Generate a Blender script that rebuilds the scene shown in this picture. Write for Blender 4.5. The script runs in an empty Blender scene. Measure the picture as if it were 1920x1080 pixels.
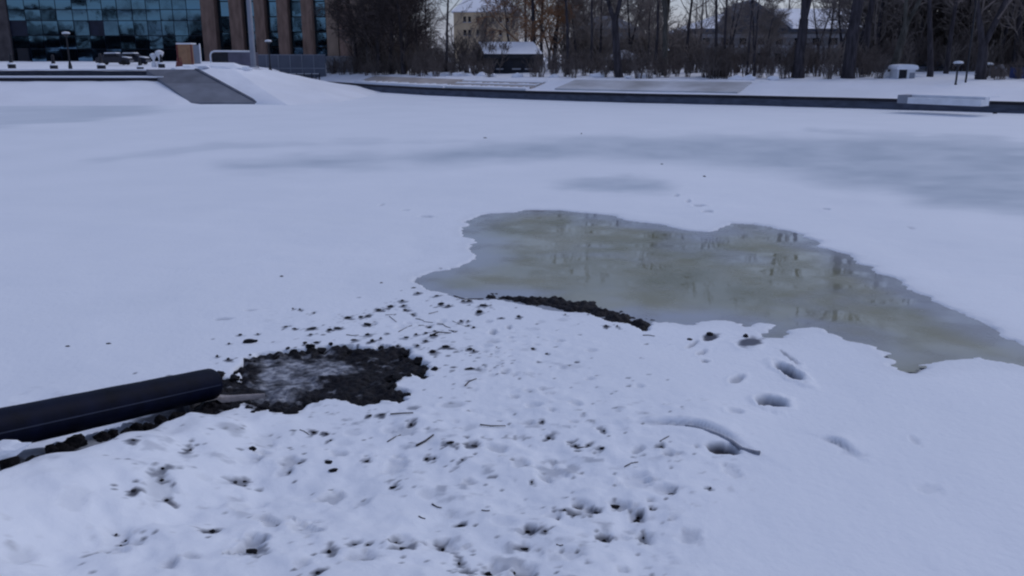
import bpy, math, random
import numpy as np
from mathutils import Vector, Matrix

# ---------------------------------------------------------------- camera, sky, sun, exposure
SC = bpy.context.scene
COL = SC.collection
CAM_Z = 3.0
F = 1600.0                                   # focal length in photo pixels (1920 wide)
PITCH = math.atan((540 - 105) / F)
cam = bpy.data.cameras.new('camera')
cam.sensor_width = 36.0
cam.lens = 36.0 * F / 1920.0
cam.clip_start = 0.05
cam.clip_end = 3000.0
cam_o = bpy.data.objects.new('camera', cam)
COL.objects.link(cam_o)
cam_o.location = (0, 0, CAM_Z)
cam_o.rotation_euler = (math.pi / 2 - PITCH, 0, 0)
SC.camera = cam_o

SUN_EL, SUN_ROT = math.radians(48), math.radians(62)
world = bpy.data.worlds.new('World')
SC.world = world
world.use_nodes = True
wn = world.node_tree.nodes
wl = world.node_tree.links
wn.clear()
w_out = wn.new('ShaderNodeOutputWorld')
w_bg = wn.new('ShaderNodeBackground')
w_sky = wn.new('ShaderNodeTexSky')
w_sky.sky_type = 'NISHITA'
w_sky.sun_disc = False
w_sky.sun_elevation = SUN_EL
w_sky.sun_rotation = SUN_ROT
w_sky.air_density = 1.0
w_sky.dust_density = 2.0
w_sky.ozone_density = 4.0
w_bg.inputs['Strength'].default_value = 0.118
w_mix = wn.new('ShaderNodeMix'); w_mix.data_type = 'RGBA'      # thin even overcast veil over the clear sky
w_mix.inputs[0].default_value = 0.45
w_mix.inputs[7].default_value = (2.85, 3.2, 5.0, 1)
wl.new(w_sky.outputs[0], w_mix.inputs[6])
wl.new(w_mix.outputs[2], w_bg.inputs[0])
wl.new(w_bg.outputs[0], w_out.inputs[0])

sun = bpy.data.lights.new('sun', 'SUN')
sun.energy = 0.5
sun.angle = math.radians(40)
sun.color = (1.0, 0.97, 0.95)
sun_o = bpy.data.objects.new('sun', sun)
COL.objects.link(sun_o)
sd = Vector((math.sin(SUN_ROT) * math.cos(SUN_EL), math.cos(SUN_ROT) * math.cos(SUN_EL), math.sin(SUN_EL)))
sun_o.rotation_euler = (-sd).to_track_quat('-Z', 'Y').to_euler()
sun_o.location = (0, 0, 50)

SC.view_settings.view_transform = 'Standard'
SC.view_settings.look = 'None'
SC.view_settings.gamma = 1.0
SC.view_settings.exposure = 0.0
SC.render.engine = 'CYCLES'
SC.cycles.filter_width = 2.2
SC.cycles.max_bounces = 6
rng = random.Random(7)
npr = np.random.RandomState(7)

# ---------------------------------------------------------------- pixel <-> world helpers (photo pixels, 1920x1080)
SP, CP = math.sin(PITCH), math.cos(PITCH)
def ray(px, py):
    u = (px - 960) / F; v = (540 - py) / F
    return (u, CP + v * SP, -SP + v * CP)
def at_z(px, py, z):
    d = ray(px, py); t = (z - CAM_Z) / d[2]
    return Vector((d[0] * t, d[1] * t, z))
def at_y(px, py, Y):
    d = ray(px, py); t = Y / d[1]
    return Vector((d[0] * t, Y, CAM_Z + d[2] * t))
def project(X, Y, Z):
    dz = Z - CAM_Z
    w = np.maximum(Y * CP - dz * SP, 1e-3)
    return 960 + F * X / w, 540 - F * (Y * SP + dz * CP) / w

def sstep(a, b, x):
    t = np.clip((x - a) / (b - a), 0, 1)
    return t * t * (3 - 2 * t)
def bank(x, y):
    s = -0.38 * (x + 2.6) - 0.92 * (y - 6.6)
    s = np.maximum(s, 0)
    b = np.where(s < 1, 0.08 * s * s, 0.16 * s - 0.08)
    b = b + np.maximum(s - 2.2, 0) * 0.28
    return np.minimum(b, 1.45)
def on_ground(px, py):
    z = 0.0
    for _ in range(6):
        p = at_z(px, py, z)
        z = float(bank(p.x, p.y))
    return at_z(px, py, z)

def hashn(i, j, seed):
    h = (i.astype(np.int64) * 374761393 + j.astype(np.int64) * 668265263 + seed * 69069) & 0xffffffff
    h = ((h ^ (h >> 13)) * 1274126177) & 0xffffffff
    return ((h ^ (h >> 16)) & 0xffff) / 65535.0
def vnoise(x, y, seed=0):
    i = np.floor(x); j = np.floor(y)
    fx = x - i; fy = y - j
    fx = fx * fx * fx * (fx * (fx * 6 - 15) + 10); fy = fy * fy * fy * (fy * (fy * 6 - 15) + 10)
    a = hashn(i, j, seed); b = hashn(i + 1, j, seed); c = hashn(i, j + 1, seed); d = hashn(i + 1, j + 1, seed)
    return (a + (b - a) * fx) + ((c + (d - c) * fx) - (a + (b - a) * fx)) * fy
def fbm(x, y, oct=4, seed=0, gain=0.5):
    s = 0; a = 1.0; n = 0
    for k in range(oct):
        s = s + a * (vnoise(x * 2 ** k + 17.3 * k, y * 2 ** k - 9.1 * k, seed + k * 31) - 0.5)
        n += a; a *= gain
    return s / n * 2
def worley(x, y, seed=0):
    i = np.floor(x); j = np.floor(y); best = np.full(x.shape, 9.0)
    for a in (-1, 0, 1):
        for b in (-1, 0, 1):
            ci = i + a; cj = j + b
            dx = ci + hashn(ci, cj, seed) - x; dy = cj + hashn(ci, cj, seed + 5) - y
            best = np.minimum(best, dx * dx + dy * dy)
    return np.sqrt(best)
def poly_sdf(px, py, poly):
    """signed distance (negative inside) of points to a closed polygon"""
    best = np.full(px.shape, 1e9); inside = np.zeros(px.shape, bool)
    n = len(poly)
    for k in range(n):
        x0, y0 = poly[k][:2]; x1, y1 = poly[(k + 1) % n][:2]
        ex, ey = x1 - x0, y1 - y0
        t = np.clip(((px - x0) * ex + (py - y0) * ey) / (ex * ex + ey * ey + 1e-12), 0, 1)
        best = np.minimum(best, (px - x0 - t * ex) ** 2 + (py - y0 - t * ey) ** 2)
        if y0 != y1:
            c = ((y0 > py) != (y1 > py)) & (px < (x1 - x0) * (py - y0) / (y1 - y0) + x0)
            inside ^= c
    d = np.sqrt(best)
    return np.where(inside, -d, d)

# ---------------------------------------------------------------- materials
def new_mat(name):
    m = bpy.data.materials.new(name); m.use_nodes = True
    nt = m.node_tree
    return m, nt, nt.nodes['Principled BSDF']
def mat(name, col, rough=0.8, var=0.25, scale=3.0, bump=0.0, bscale=None, spec=0.3, metal=0.0, col2=None, stretch=None):
    m, nt, bs = new_mat(name)
    N, L = nt.nodes, nt.links
    tc = N.new('ShaderNodeTexCoord')
    src = tc.outputs['Object']
    if stretch:
        mp = N.new('ShaderNodeMapping'); mp.inputs['Scale'].default_value = stretch
        L.new(src, mp.inputs[0]); src = mp.outputs[0]
    nz = N.new('ShaderNodeTexNoise'); nz.inputs['Scale'].default_value = scale; nz.inputs['Detail'].default_value = 5
    L.new(src, nz.inputs['Vector'])
    mx = N.new('ShaderNodeMix'); mx.data_type = 'RGBA'
    lo = tuple(c * (1 - var) for c in col); hi = col2 or tuple(min(1, c * (1 + var)) for c in col)
    mx.inputs[6].default_value = (*lo, 1); mx.inputs[7].default_value = (*hi, 1)
    rp = N.new('ShaderNodeMapRange'); rp.inputs[1].default_value = 0.3; rp.inputs[2].default_value = 0.7
    L.new(nz.outputs[0], rp.inputs[0]); L.new(rp.outputs[0], mx.inputs[0])
    L.new(mx.outputs[2], bs.inputs['Base Color'])
    bs.inputs['Roughness'].default_value = rough
    bs.inputs['Specular IOR Level'].default_value = spec
    bs.inputs['Metallic'].default_value = metal
    if bump:
        n2 = N.new('ShaderNodeTexNoise'); n2.inputs['Scale'].default_value = bscale or scale * 4; n2.inputs['Detail'].default_value = 6
        L.new(src, n2.inputs['Vector'])
        bp = N.new('ShaderNodeBump'); bp.inputs['Strength'].default_value = bump; bp.inputs['Distance'].default_value = 0.05
        L.new(n2.outputs[0], bp.inputs['Height']); L.new(bp.outputs[0], bs.inputs['Normal'])
    return m

SNOW = (0.78, 0.82, 0.89)
M = {}
M['snow'] = mat('snow', SNOW, 0.7, 0.03, 0.6, 0.25, 9, 0.2)
M['snow_far'] = mat('old_snow', (0.76, 0.79, 0.86), 0.75, 0.06, 0.25, 0.4, 2, 0.2)
M['mud'] = mat('wet_mud', (0.007, 0.007, 0.011), 0.7, 0.5, 12, 0.6, 60, 0.15, col2=(0.020, 0.019, 0.024))
M['mud_grey'] = mat('dull_mud', (0.05, 0.052, 0.062), 0.8, 0.4, 14, 0.6, 60, 0.2)
M['twig'] = mat('dry_twig', (0.05, 0.045, 0.045), 0.8, 0.4, 20, 0, None, 0.2)
M['pipe'] = mat('black_plastic', (0.0022, 0.0038, 0.014), 0.5, 0.5, 5, 0.06, 60, 0.08)
M['pipe_in'] = mat('pipe_inside', (0.004, 0.004, 0.006), 0.6, 0.2, 4)
M['stripe'] = mat('pipe_stripe', (0.014, 0.02, 0.045), 0.4, 0.3, 6)
M['bark'] = mat('dark_bark', (0.046, 0.042, 0.049), 0.9, 0.5, 2.0, 0.5, 8, 0.1, stretch=(3, 3, 0.6))
M['bark_pale'] = mat('pale_bark', (0.075, 0.072, 0.066), 0.9, 0.55, 1.6, 0.5, 8, 0.1, stretch=(2, 2, 0.7))
M['twigs'] = mat('bare_twigs', (0.15, 0.127, 0.12), 0.9, 0.4, 0.7, 0, None, 0.1)
M['twigs_brown'] = mat('brown_twigs', (0.27, 0.15, 0.085), 0.9, 0.4, 0.7, 0, None, 0.1)
M['twigs_dark'] = mat('dark_bare_twigs', (0.068, 0.056, 0.056), 0.9, 0.4, 0.7, 0, None, 0.1)
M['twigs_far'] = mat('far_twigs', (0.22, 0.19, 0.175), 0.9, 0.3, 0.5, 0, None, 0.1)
M['concrete_damp'] = mat('damp_concrete', (0.125, 0.135, 0.165), 0.8, 0.2, 0.9, 0.2, 14, 0.2)
M['branch'] = mat('frosted_branch', (0.24, 0.26, 0.315), 0.85, 0.35, 9, 0.4, 50, 0.15)
M['wood_dark'] = mat('dark_wood', (0.012, 0.012, 0.017), 0.9, 0.3, 0.7, 0, None, 0.05)
M['concrete'] = mat('bare_concrete', (0.17, 0.185, 0.225), 0.85, 0.15, 0.9, 0.2, 14, 0.2)
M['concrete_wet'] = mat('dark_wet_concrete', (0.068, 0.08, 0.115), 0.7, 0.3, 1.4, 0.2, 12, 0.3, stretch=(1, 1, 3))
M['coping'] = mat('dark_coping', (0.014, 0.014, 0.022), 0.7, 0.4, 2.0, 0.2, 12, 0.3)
M['slab_beige'] = mat('beige_slab', (0.38, 0.345, 0.33), 0.85, 0.2, 0.8, 0.3, 8, 0.2)
M['slab_grey'] = mat('frosted_grey_slab', (0.40, 0.395, 0.40), 0.85, 0.15, 0.6, 0.3, 8, 0.2, col2=(0.68, 0.70, 0.75), stretch=(0.5, 0.5, 2))
M['brick'] = mat('brown_brick', (0.17, 0.115, 0.095), 0.85, 0.3, 1.2, 0.3, 10, 0.2, stretch=(2, 2, 0.5))
M['brick_dark'] = mat('dark_cladding', (0.075, 0.065, 0.068), 0.8, 0.3, 1.0, 0, None, 0.2)
M['facade'] = mat('tan_cladding', (0.20, 0.15, 0.12), 0.85, 0.25, 0.8, 0, None, 0.2, stretch=(1, 1, 0.4))
M['frame'] = mat('navy_mullion', (0.008, 0.012, 0.03), 0.5, 0.3, 2)
M['steel'] = mat('grey_steel', (0.20, 0.22, 0.27), 0.5, 0.15, 1.0, 0, None, 0.4)
M['fence'] = mat('grey_hoarding', (0.105, 0.12, 0.16), 0.6, 0.15, 0.6, 0, None, 0.3)
M['fence_purple'] = mat('violet_grey_sheet', (0.11, 0.105, 0.15), 0.6, 0.25, 0.9, 0, None, 0.3)
M['orange'] = mat('faded_orange', (0.30, 0.17, 0.10), 0.7, 0.2, 1.5)
M['orange_dark'] = mat('rusty_red', (0.16, 0.05, 0.045), 0.7, 0.2, 1.5)
M['white'] = mat('dirty_white', (0.62, 0.65, 0.71), 0.6, 0.1, 2)
M['black'] = mat('black_metal', (0.012, 0.013, 0.02), 0.5, 0.3, 3)
M['car'] = mat('dark_car_paint', (0.012, 0.014, 0.025), 0.25, 0.2, 2, 0, None, 0.5)
M['tyre'] = mat('tyre_rubber', (0.01, 0.01, 0.012), 0.9, 0.2, 4)
M['dark_glass'] = mat('dark_glass', (0.008, 0.01, 0.016), 0.1, 0.2, 2, 0, None, 0.6)
M['yellow'] = mat('ochre_plaster', (0.52, 0.41, 0.28), 0.85, 0.15, 0.6, 0, None, 0.2)
M['greywall'] = mat('grey_plaster', (0.22, 0.22, 0.235), 0.85, 0.2, 0.5, 0, None, 0.2)
M['greywall_light'] = mat('pale_plaster', (0.33, 0.34, 0.38), 0.85, 0.15, 0.5, 0, None, 0.2)
M['darkwall'] = mat('dark_timber_wall', (0.022, 0.024, 0.034), 0.85, 0.3, 0.9)
M['slate'] = mat('dark_roof_sheet', (0.085, 0.095, 0.125), 0.7, 0.25, 0.8)
M['blue'] = mat('blue_paint', (0.02, 0.04, 0.16), 0.6, 0.2, 2)
M['lamp_white'] = mat('milky_lamp_cover', (0.6, 0.64, 0.7), 0.4, 0.05, 4)

# snow ground: dirt / ice / dent attributes carry stains, meltwater, bare ice and some painted shade
def ground_mat():
    m, nt, bs = new_mat('snow_field')
    N, L = nt.nodes, nt.links
    def attr(n):
        a = N.new('ShaderNodeAttribute'); a.attribute_name = n; return a.outputs['Fac']
    def mix(fac, a, b):
        x = N.new('ShaderNodeMix'); x.data_type = 'RGBA'
        if isinstance(a, tuple): x.inputs[6].default_value = (*a, 1)
        else: L.new(a, x.inputs[6])
        x.inputs[7].default_value = (*b, 1)
        L.new(fac, x.inputs[0]); return x.outputs[2]
    tc = N.new('ShaderNodeTexCoord')
    n0 = N.new('ShaderNodeTexNoise'); n0.inputs['Scale'].default_value = 0.35; n0.inputs['Detail'].default_value = 6
    L.new(tc.outputs['Object'], n0.inputs['Vector'])
    r0 = N.new('ShaderNodeMapRange'); r0.inputs[1].default_value = 0.3; r0.inputs[2].default_value = 0.75
    L.new(n0.outputs[0], r0.inputs[0])
    base = mix(r0.outputs[0], (0.79, 0.83, 0.90), (0.745, 0.79, 0.86))
    ice = mix(attr('ice'), base, (0.42, 0.49, 0.575))
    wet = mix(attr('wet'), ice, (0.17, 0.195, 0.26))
    dirt_shade = mix(attr('dirt_shade'), wet, (0.030, 0.030, 0.042))
    L.new(dirt_shade, bs.inputs['Base Color'])
    bs.inputs['Roughness'].default_value = 0.65
    bs.inputs['Specular IOR Level'].default_value = 0.2
    nb = N.new('ShaderNodeTexNoise'); nb.inputs['Scale'].default_value = 14; nb.inputs['Detail'].default_value = 8
    L.new(tc.outputs['Object'], nb.inputs['Vector'])
    bp = N.new('ShaderNodeBump'); bp.inputs['Strength'].default_value = 0.4; bp.inputs['Distance'].default_value = 0.02
    L.new(nb.outputs[0], bp.inputs['Height']); L.new(bp.outputs[0], bs.inputs['Normal'])
    return m
M['ground'] = ground_mat()

def water_mat():
    m, nt, bs = new_mat('murky_meltwater')
    N, L = nt.nodes, nt.links
    tc = N.new('ShaderNodeTexCoord')
    a = N.new('ShaderNodeAttribute'); a.attribute_name = 'shore'
    mp = N.new('ShaderNodeMapping'); mp.inputs['Scale'].default_value = (0.6, 0.62, 1)
    L.new(tc.outputs['Object'], mp.inputs[0])
    n = N.new('ShaderNodeTexNoise'); n.inputs['Scale'].default_value = 0.9; n.inputs['Detail'].default_value = 5
    L.new(mp.outputs[0], n.inputs['Vector'])
    cr = N.new('ShaderNodeValToRGB')
    e = cr.color_ramp.elements
    e[0].position = 0.34; e[0].color = (0.165, 0.172, 0.108, 1)
    e[1].position = 0.64; e[1].color = (0.265, 0.27, 0.205, 1)
    L.new(n.outputs[0], cr.inputs[0])
    x = N.new('ShaderNodeMix'); x.data_type = 'RGBA'
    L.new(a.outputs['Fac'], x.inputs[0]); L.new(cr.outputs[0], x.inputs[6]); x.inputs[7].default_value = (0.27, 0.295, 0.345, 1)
    L.new(x.outputs[2], bs.inputs['Base Color'])
    n2 = N.new('ShaderNodeTexNoise'); n2.inputs['Scale'].default_value = 2.2; n2.inputs['Detail'].default_value = 4
    L.new(mp.outputs[0], n2.inputs['Vector'])
    r = N.new('ShaderNodeMapRange'); r.inputs[1].default_value = 0.42; r.inputs[2].default_value = 0.66
    r.inputs[3].default_value = 0.03; r.inputs[4].default_value = 0.40
    L.new(n2.outputs[0], r.inputs[0]); L.new(r.outputs[0], bs.inputs['Roughness'])
    bs.inputs['IOR'].default_value = 1.33
    nb = N.new('ShaderNodeTexNoise'); nb.inputs['Scale'].default_value = 3.0; nb.inputs['Detail'].default_value = 3
    L.new(tc.outputs['Object'], nb.inputs['Vector'])
    bp = N.new('ShaderNodeBump'); bp.inputs['Strength'].default_value = 0.035; bp.inputs['Distance'].default_value = 0.02
    L.new(nb.outputs[0], bp.inputs['Height']); L.new(bp.outputs[0], bs.inputs['Normal'])
    return m
M['water'] = water_mat()

def mudpatch_mat():
    m, nt, bs = new_mat('mud_and_slush')
    N, L = nt.nodes, nt.links
    a = N.new('ShaderNodeAttribute'); a.attribute_name = 'slush'
    tc = N.new('ShaderNodeTexCoord')
    n = N.new('ShaderNodeTexNoise'); n.inputs['Scale'].default_value = 16; n.inputs['Detail'].default_value = 5
    L.new(tc.outputs['Object'], n.inputs['Vector'])
    c1 = N.new('ShaderNodeValToRGB'); e = c1.color_ramp.elements
    e[0].position = 0.38; e[0].color = (0.003, 0.003, 0.006, 1); e[1].position = 0.75; e[1].color = (0.020, 0.019, 0.024, 1)
    L.new(n.outputs[0], c1.inputs[0])
    c2 = N.new('ShaderNodeValToRGB'); e = c2.color_ramp.elements
    e[0].position = 0.36; e[0].color = (0.10, 0.11, 0.14, 1); e[1].position = 0.66; e[1].color = (0.40, 0.42, 0.47, 1)
    L.new(n.outputs[0], c2.inputs[0])
    x = N.new('ShaderNodeMix'); x.data_type = 'RGBA'
    L.new(a.outputs['Fac'], x.inputs[0]); L.new(c1.outputs[0], x.inputs[6]); L.new(c2.outputs[0], x.inputs[7])
    L.new(x.outputs[2], bs.inputs['Base Color'])
    bs.inputs['Roughness'].default_value = 0.65
    bs.inputs['Specular IOR Level'].default_value = 0.15
    n3 = N.new('ShaderNodeTexNoise'); n3.inputs['Scale'].default_value = 45; n3.inputs['Detail'].default_value = 6
    L.new(tc.outputs['Object'], n3.inputs['Vector'])
    bp = N.new('ShaderNodeBump'); bp.inputs['Strength'].default_value = 0.8; bp.inputs['Distance'].default_value = 0.02
    L.new(n3.outputs[0], bp.inputs['Height']); L.new(bp.outputs[0], bs.inputs['Normal'])
    return m
M['mudpatch'] = mudpatch_mat()

def pane_mat(name, col, rough):
    m, nt, bs = new_mat(name)
    N, L = nt.nodes, nt.links
    tc = N.new('ShaderNodeTexCoord')
    n = N.new('ShaderNodeTexNoise'); n.inputs['Scale'].default_value = 0.5; n.inputs['Detail'].default_value = 2
    L.new(tc.outputs['Object'], n.inputs['Vector'])
    bp = N.new('ShaderNodeBump'); bp.inputs['Strength'].default_value = 0.09; bp.inputs['Distance'].default_value = 0.10
    L.new(n.outputs[0], bp.inputs['Height']); L.new(bp.outputs[0], bs.inputs['Normal'])
    bs.inputs['Base Color'].default_value = (*col, 1)
    bs.inputs['Metallic'].default_value = 1.0
    bs.inputs['Roughness'].default_value = rough
    return m
M['pane'] = pane_mat('tinted_teal_glass', (0.11, 0.21, 0.31), 0.04)

# ---------------------------------------------------------------- object helpers
def tag(o, label=None, cat=None, group=None, kind=None):
    if label: o['label'] = label
    if cat: o['category'] = cat
    if group: o['group'] = group
    if kind: o['kind'] = kind
    return o
def empty(name, loc=(0, 0, 0), rz=0.0):
    o = bpy.data.objects.new(name, None); COL.objects.link(o)
    o.location = loc; o.rotation_euler = (0, 0, rz); o.empty_display_size = 0.2
    return o
def mesh_obj(name, verts, faces, m, parent=None, smooth=False):
    me = bpy.data.meshes.new(name)
    me.from_pydata([tuple(v) for v in verts], [], faces); me.update()
    if smooth:
        me.polygons.foreach_set('use_smooth', [True] * len(me.polygons))
    me.materials.append(m)
    o = bpy.data.objects.new(name, me); COL.objects.link(o)
    if parent: o.parent = parent
    return o
def np_mesh(name, V, Q, m, parent=None, smooth=True, attrs=None):
    """V (n,3), Q (k,4 or 3) numpy arrays"""
    me = bpy.data.meshes.new(name)
    n, k, c = len(V), len(Q), Q.shape[1]
    me.vertices.add(n); me.vertices.foreach_set('co', np.ascontiguousarray(V, np.float32).ravel())
    me.loops.add(k * c); me.loops.foreach_set('vertex_index', np.ascontiguousarray(Q, np.int32).ravel())
    me.polygons.add(k); me.polygons.foreach_set('loop_start', np.arange(0, k * c, c, dtype=np.int32))
    me.polygons.foreach_set('use_smooth', np.full(k, smooth))
    me.update(calc_edges=True)
    for an, av in (attrs or {}).items():
        at = me.attributes.new(an, 'FLOAT', 'POINT'); at.data.foreach_set('value', np.ascontiguousarray(av, np.float32).ravel())
    me.materials.append(m)
    o = bpy.data.objects.new(name, me); COL.objects.link(o)
    if parent: o.parent = parent
    return o
def grid_faces(ny, nx):
    idx = np.arange(ny * nx).reshape(ny, nx)
    return np.stack([idx[:-1, :-1], idx[:-1, 1:], idx[1:, 1:], idx[1:, :-1]], -1).reshape(-1, 4)

class MB:
    def __init__(s): s.v = []; s.f = []
    def box(s, x0, x1, y0, y1, z0, z1):
        b = len(s.v)
        s.v += [(x0, y0, z0), (x1, y0, z0), (x1, y1, z0), (x0, y1, z0), (x0, y0, z1), (x1, y0, z1), (x1, y1, z1), (x0, y1, z1)]
        s.f += [tuple(b + i for i in q) for q in ((0, 3, 2, 1), (4, 5, 6, 7), (0, 1, 5, 4), (1, 2, 6, 5), (2, 3, 7, 6), (3, 0, 4, 7))]
        return s
    def tube(s, pts, rad, n=8, cap=True):
        pts = [Vector(p) for p in pts]
        if not hasattr(rad, '__len__'): rad = [rad] * len(pts)
        b = len(s.v); prev = None
        for k, p in enumerate(pts):
            d = (pts[min(k + 1, len(pts) - 1)] - pts[max(k - 1, 0)]).normalized()
            ref = prev if prev is not None else (Vector((1, 0, 0)) if abs(d.x) < 0.8 else Vector((0, 1, 0)))
            a = (ref - d * ref.dot(d)).normalized(); c = d.cross(a); prev = a
            for i in range(n):
                t = 2 * math.pi * i / n
                s.v.append(tuple(p + (a * math.cos(t) + c * math.sin(t)) * rad[k]))
        for k in range(len(pts) - 1):
            for i in range(n):
                j = (i + 1) % n
                s.f.append((b + k * n + i, b + k * n + j, b + (k + 1) * n + j, b + (k + 1) * n + i))
        if cap:
            s.f.append(tuple(b + i for i in reversed(range(n))))
            s.f.append(tuple(b + (len(pts) - 1) * n + i for i in range(n)))
        return s
    def lathe(s, prof, n=16, c=(0, 0, 0)):
        b = len(s.v)
        for r, z in prof:
            for i in range(n):
                t = 2 * math.pi * i / n
                s.v.append((c[0] + r * math.cos(t), c[1] + r * math.sin(t), c[2] + z))
        for k in range(len(prof) - 1):
            for i in range(n):
                j = (i + 1) % n
                s.f.append((b + k * n + i, b + k * n + j, b + (k + 1) * n + j, b + (k + 1) * n + i))
        s.f.append(tuple(b + i for i in reversed(range(n)))); s.f.append(tuple(b + (len(prof) - 1) * n + i for i in range(n)))
        return s
    def poly(s, pts):
        b = len(s.v); s.v += [tuple(p) for p in pts]; s.f.append(tuple(range(b, b + len(pts)))); return s
    def prism(s, pts, off):
        """closed outline pts extruded by vector off"""
        n = len(pts); b = len(s.v)
        s.v += [tuple(p) for p in pts] + [tuple(Vector(p) + Vector(off)) for p in pts]
        s.f.append(tuple(b + i for i in range(n))); s.f.append(tuple(b + n + i for i in reversed(range(n))))
        for i in range(n):
            j = (i + 1) % n
            s.f.append((b + j, b + i, b + n + i, b + n + j))
        return s
    def build(s, name, m, parent=None, smooth=False):
        o = mesh_obj(name, s.v, s.f, m, parent, smooth)
        return o
def copy_tree(o, parent=None):
    c = o.copy(); COL.objects.link(c)
    if parent: c.parent = parent
    for ch in list(o.children): copy_tree(ch, c)
    return c

# ================================================================ GROUND SHEET
PUDDLE_PX = [(868,428),(880,416),(905,403),(945,397),(990,394),(1050,394),(1100,398),(1150,405),(1200,414),(1255,424),(1290,432),(1330,435),(1358,431),(1358,424),(1375,419),(1410,421),(1450,427),(1500,439),(1525,453),(1545,464),(1568,468),(1590,478),(1606,490),(1630,500),(1650,508),(1672,522),(1700,538),(1730,552),(1760,568),(1790,585),(1822,598),(1850,614),(1880,630),(1905,645),(1935,655),(1935,683),(1890,679),(1860,676),(1835,672),(1800,675),(1778,676),(1750,682),(1722,683),(1702,692),(1690,690),(1676,676),(1665,662),(1640,652),(1610,643),(1580,631),(1550,618),(1520,612),(1500,616),(1480,621),(1466,632),(1436,632),(1432,626),(1446,620),(1448,608),(1420,602),(1405,610),(1392,602),(1360,596),(1330,598),(1300,606),(1285,607),(1265,601),(1230,602),(1200,600),(1170,592),(1100,588),(1040,580),(980,570),(930,560),(890,556),(850,553),(812,545),(798,535),(788,524),(810,512),(838,503),(858,495),(876,490),(888,478),(890,462),(884,448),(872,438)]
MUD_PX = [(415+x*0-0+ (x-130)/3.692, 560+y/3.692) for x, y in [(118,520),(175,560),(220,590),(265,560),(250,480),(290,410),(400,380),(560,362),(740,350),(860,322),(960,322),(1100,340),(1280,337),(1430,342),(1440,385),(1510,430),(1580,480),(1535,540),(1420,518),(1345,565),(1300,620),(1420,660),(1370,705),(1260,695),(1100,738),(1055,700),(900,705),(740,715),(680,760),(605,800),(520,790),(360,812),(240,780),(100,770),(-20,775),(-20,700),(60,690),(120,650)]]
SLUSH_PX = [(415 + (x-130)/3.692, 560+y/3.692) for x, y in [(390,400),(560,385),(700,400),(860,375),(960,395),(1010,450),(960,510),(800,525),(750,590),(650,605),(590,665),(430,672),(370,600),(395,500)]]
BERM_PX = [(780+x/3.43, 380+y/3.43) for x, y in [(455,605),(500,575),(545,598),(620,598),(760,610),(900,600),(1000,628),(1140,638),(1230,688),(1330,698),(1410,748),(1535,742),(1505,792),(1470,825),(1385,775),(1260,765),(1180,738),(1080,702),(960,692),(820,668),(700,652),(600,632),(520,612)]]
PUDDLE = [on_ground(*p) for p in PUDDLE_PX]
MUD = [on_ground(*p) for p in MUD_PX]
SLUSH = [on_ground(*p) for p in SLUSH_PX]
BERM = [on_ground(*p) for p in BERM_PX]

def axis(dense, grow_lo, lim_lo, grow_hi, lim_hi):
    lo = []; s = dense[1] - dense[0]; x = dense[0]
    while x > lim_lo: s *= grow_lo; x -= s; lo.append(x)
    hi = []; s = dense[-1] - dense[-2]; x = dense[-1]
    while x < lim_hi: s *= grow_hi; x += s; hi.append(x)
    return np.array(lo[::-1] + list(dense) + hi)
xs = axis(np.arange(-4.2, 6.6, 0.024), 1.06, -600, 1.06, 600)
ys = axis(np.concatenate([np.arange(3.9, 11.0, 0.024), np.arange(11.0, 17.0, 0.04)]), 1.12, -120, 1.035, 700)
GX, GY = np.meshgrid(xs, ys)
GZ = bank(GX, GY)
near = sstep(30, 12, GY)
GZ = GZ + near * 0.030 * fbm(GX / 1.3, GY / 1.3, 4, 3)
PXg, PYg = project(GX, np.maximum(GY, 2.0), GZ)
PYg = np.where(GY < 2.5, 2000, PYg)
GZ = GZ + sstep(7, 12, GY) * sstep(90, 60, GY) * 0.022 * fbm(GX / 3.2 + 0.3 * GY, GY / 0.9, 4, 8)
tramp = sstep(700, 800, PYg) * sstep(1500, 1150, PXg)
tramp2 = sstep(560, 640, PYg) * sstep(1200, 1000, PXg) * sstep(380, 560, PXg)
GZ = GZ + 0.050 * tramp * fbm(GX / 0.42, GY / 0.42, 3, 11) + 0.014 * np.maximum(tramp, tramp2) * fbm(GX / 0.11, GY / 0.11, 3, 5)
GZ = GZ + 0.05 * sstep(820, 900, PYg) * sstep(800, 300, PXg) * fbm(GX / 0.33, GY / 0.33, 3, 19)
dirt_shade = np.zeros_like(GZ); ice = np.zeros_like(GZ); wet = np.zeros_like(GZ)

# --- wind-blown bare ice on the pond (traced on the ground)
ICE_POLYS = [
    ([(420,312),(560,292),(760,287),(900,268),(1150,258),(1500,255),(1750,258),(1960,270),(1960,405),(1750,385),(1600,350),(1450,320),(1250,302),(1000,303),(760,306),(600,318),(480,322)], 0.62, 42),
    ([(1040,342),(1100,330),(1180,327),(1260,338),(1255,356),(1160,361),(1060,352)], 0.60, 30),
    ([(-40,198),(150,195),(285,196),(300,212),(150,232),(-40,236)], 0.42, 12),
    ([(170,297),(420,270),(700,262),(960,262),(960,268),(430,279),(180,303)], 0.26, 16),
    ([(1520,246),(1640,248),(1960,264),(1960,290),(1700,266)], 0.38, 12),
    ([(430,308),(560,296),(740,292),(760,303),(640,314),(480,318)], 0.50, 34),
]
nz = fbm(PXg / 140, PYg / 16, 4, 41)
nz2 = fbm(PXg / 60, PYg / 9, 4, 47)
sel = (PYg > 150) & (PYg < 460) & (PXg > -200) & (PXg < 2200) & (GY > 5)
ii = np.where(sel)
for poly, amt, soft in ICE_POLYS:
    d = poly_sdf(PXg[ii], PYg[ii] * 3, [(x, y * 3) for x, y in poly])
    d = d + nz[ii] * 34 + nz2[ii] * 14
    ice[ii] = np.maximum(ice[ii], amt * sstep(soft, -soft * 1.2, d) * (0.85 + 0.35 * nz2[ii]))
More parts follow.
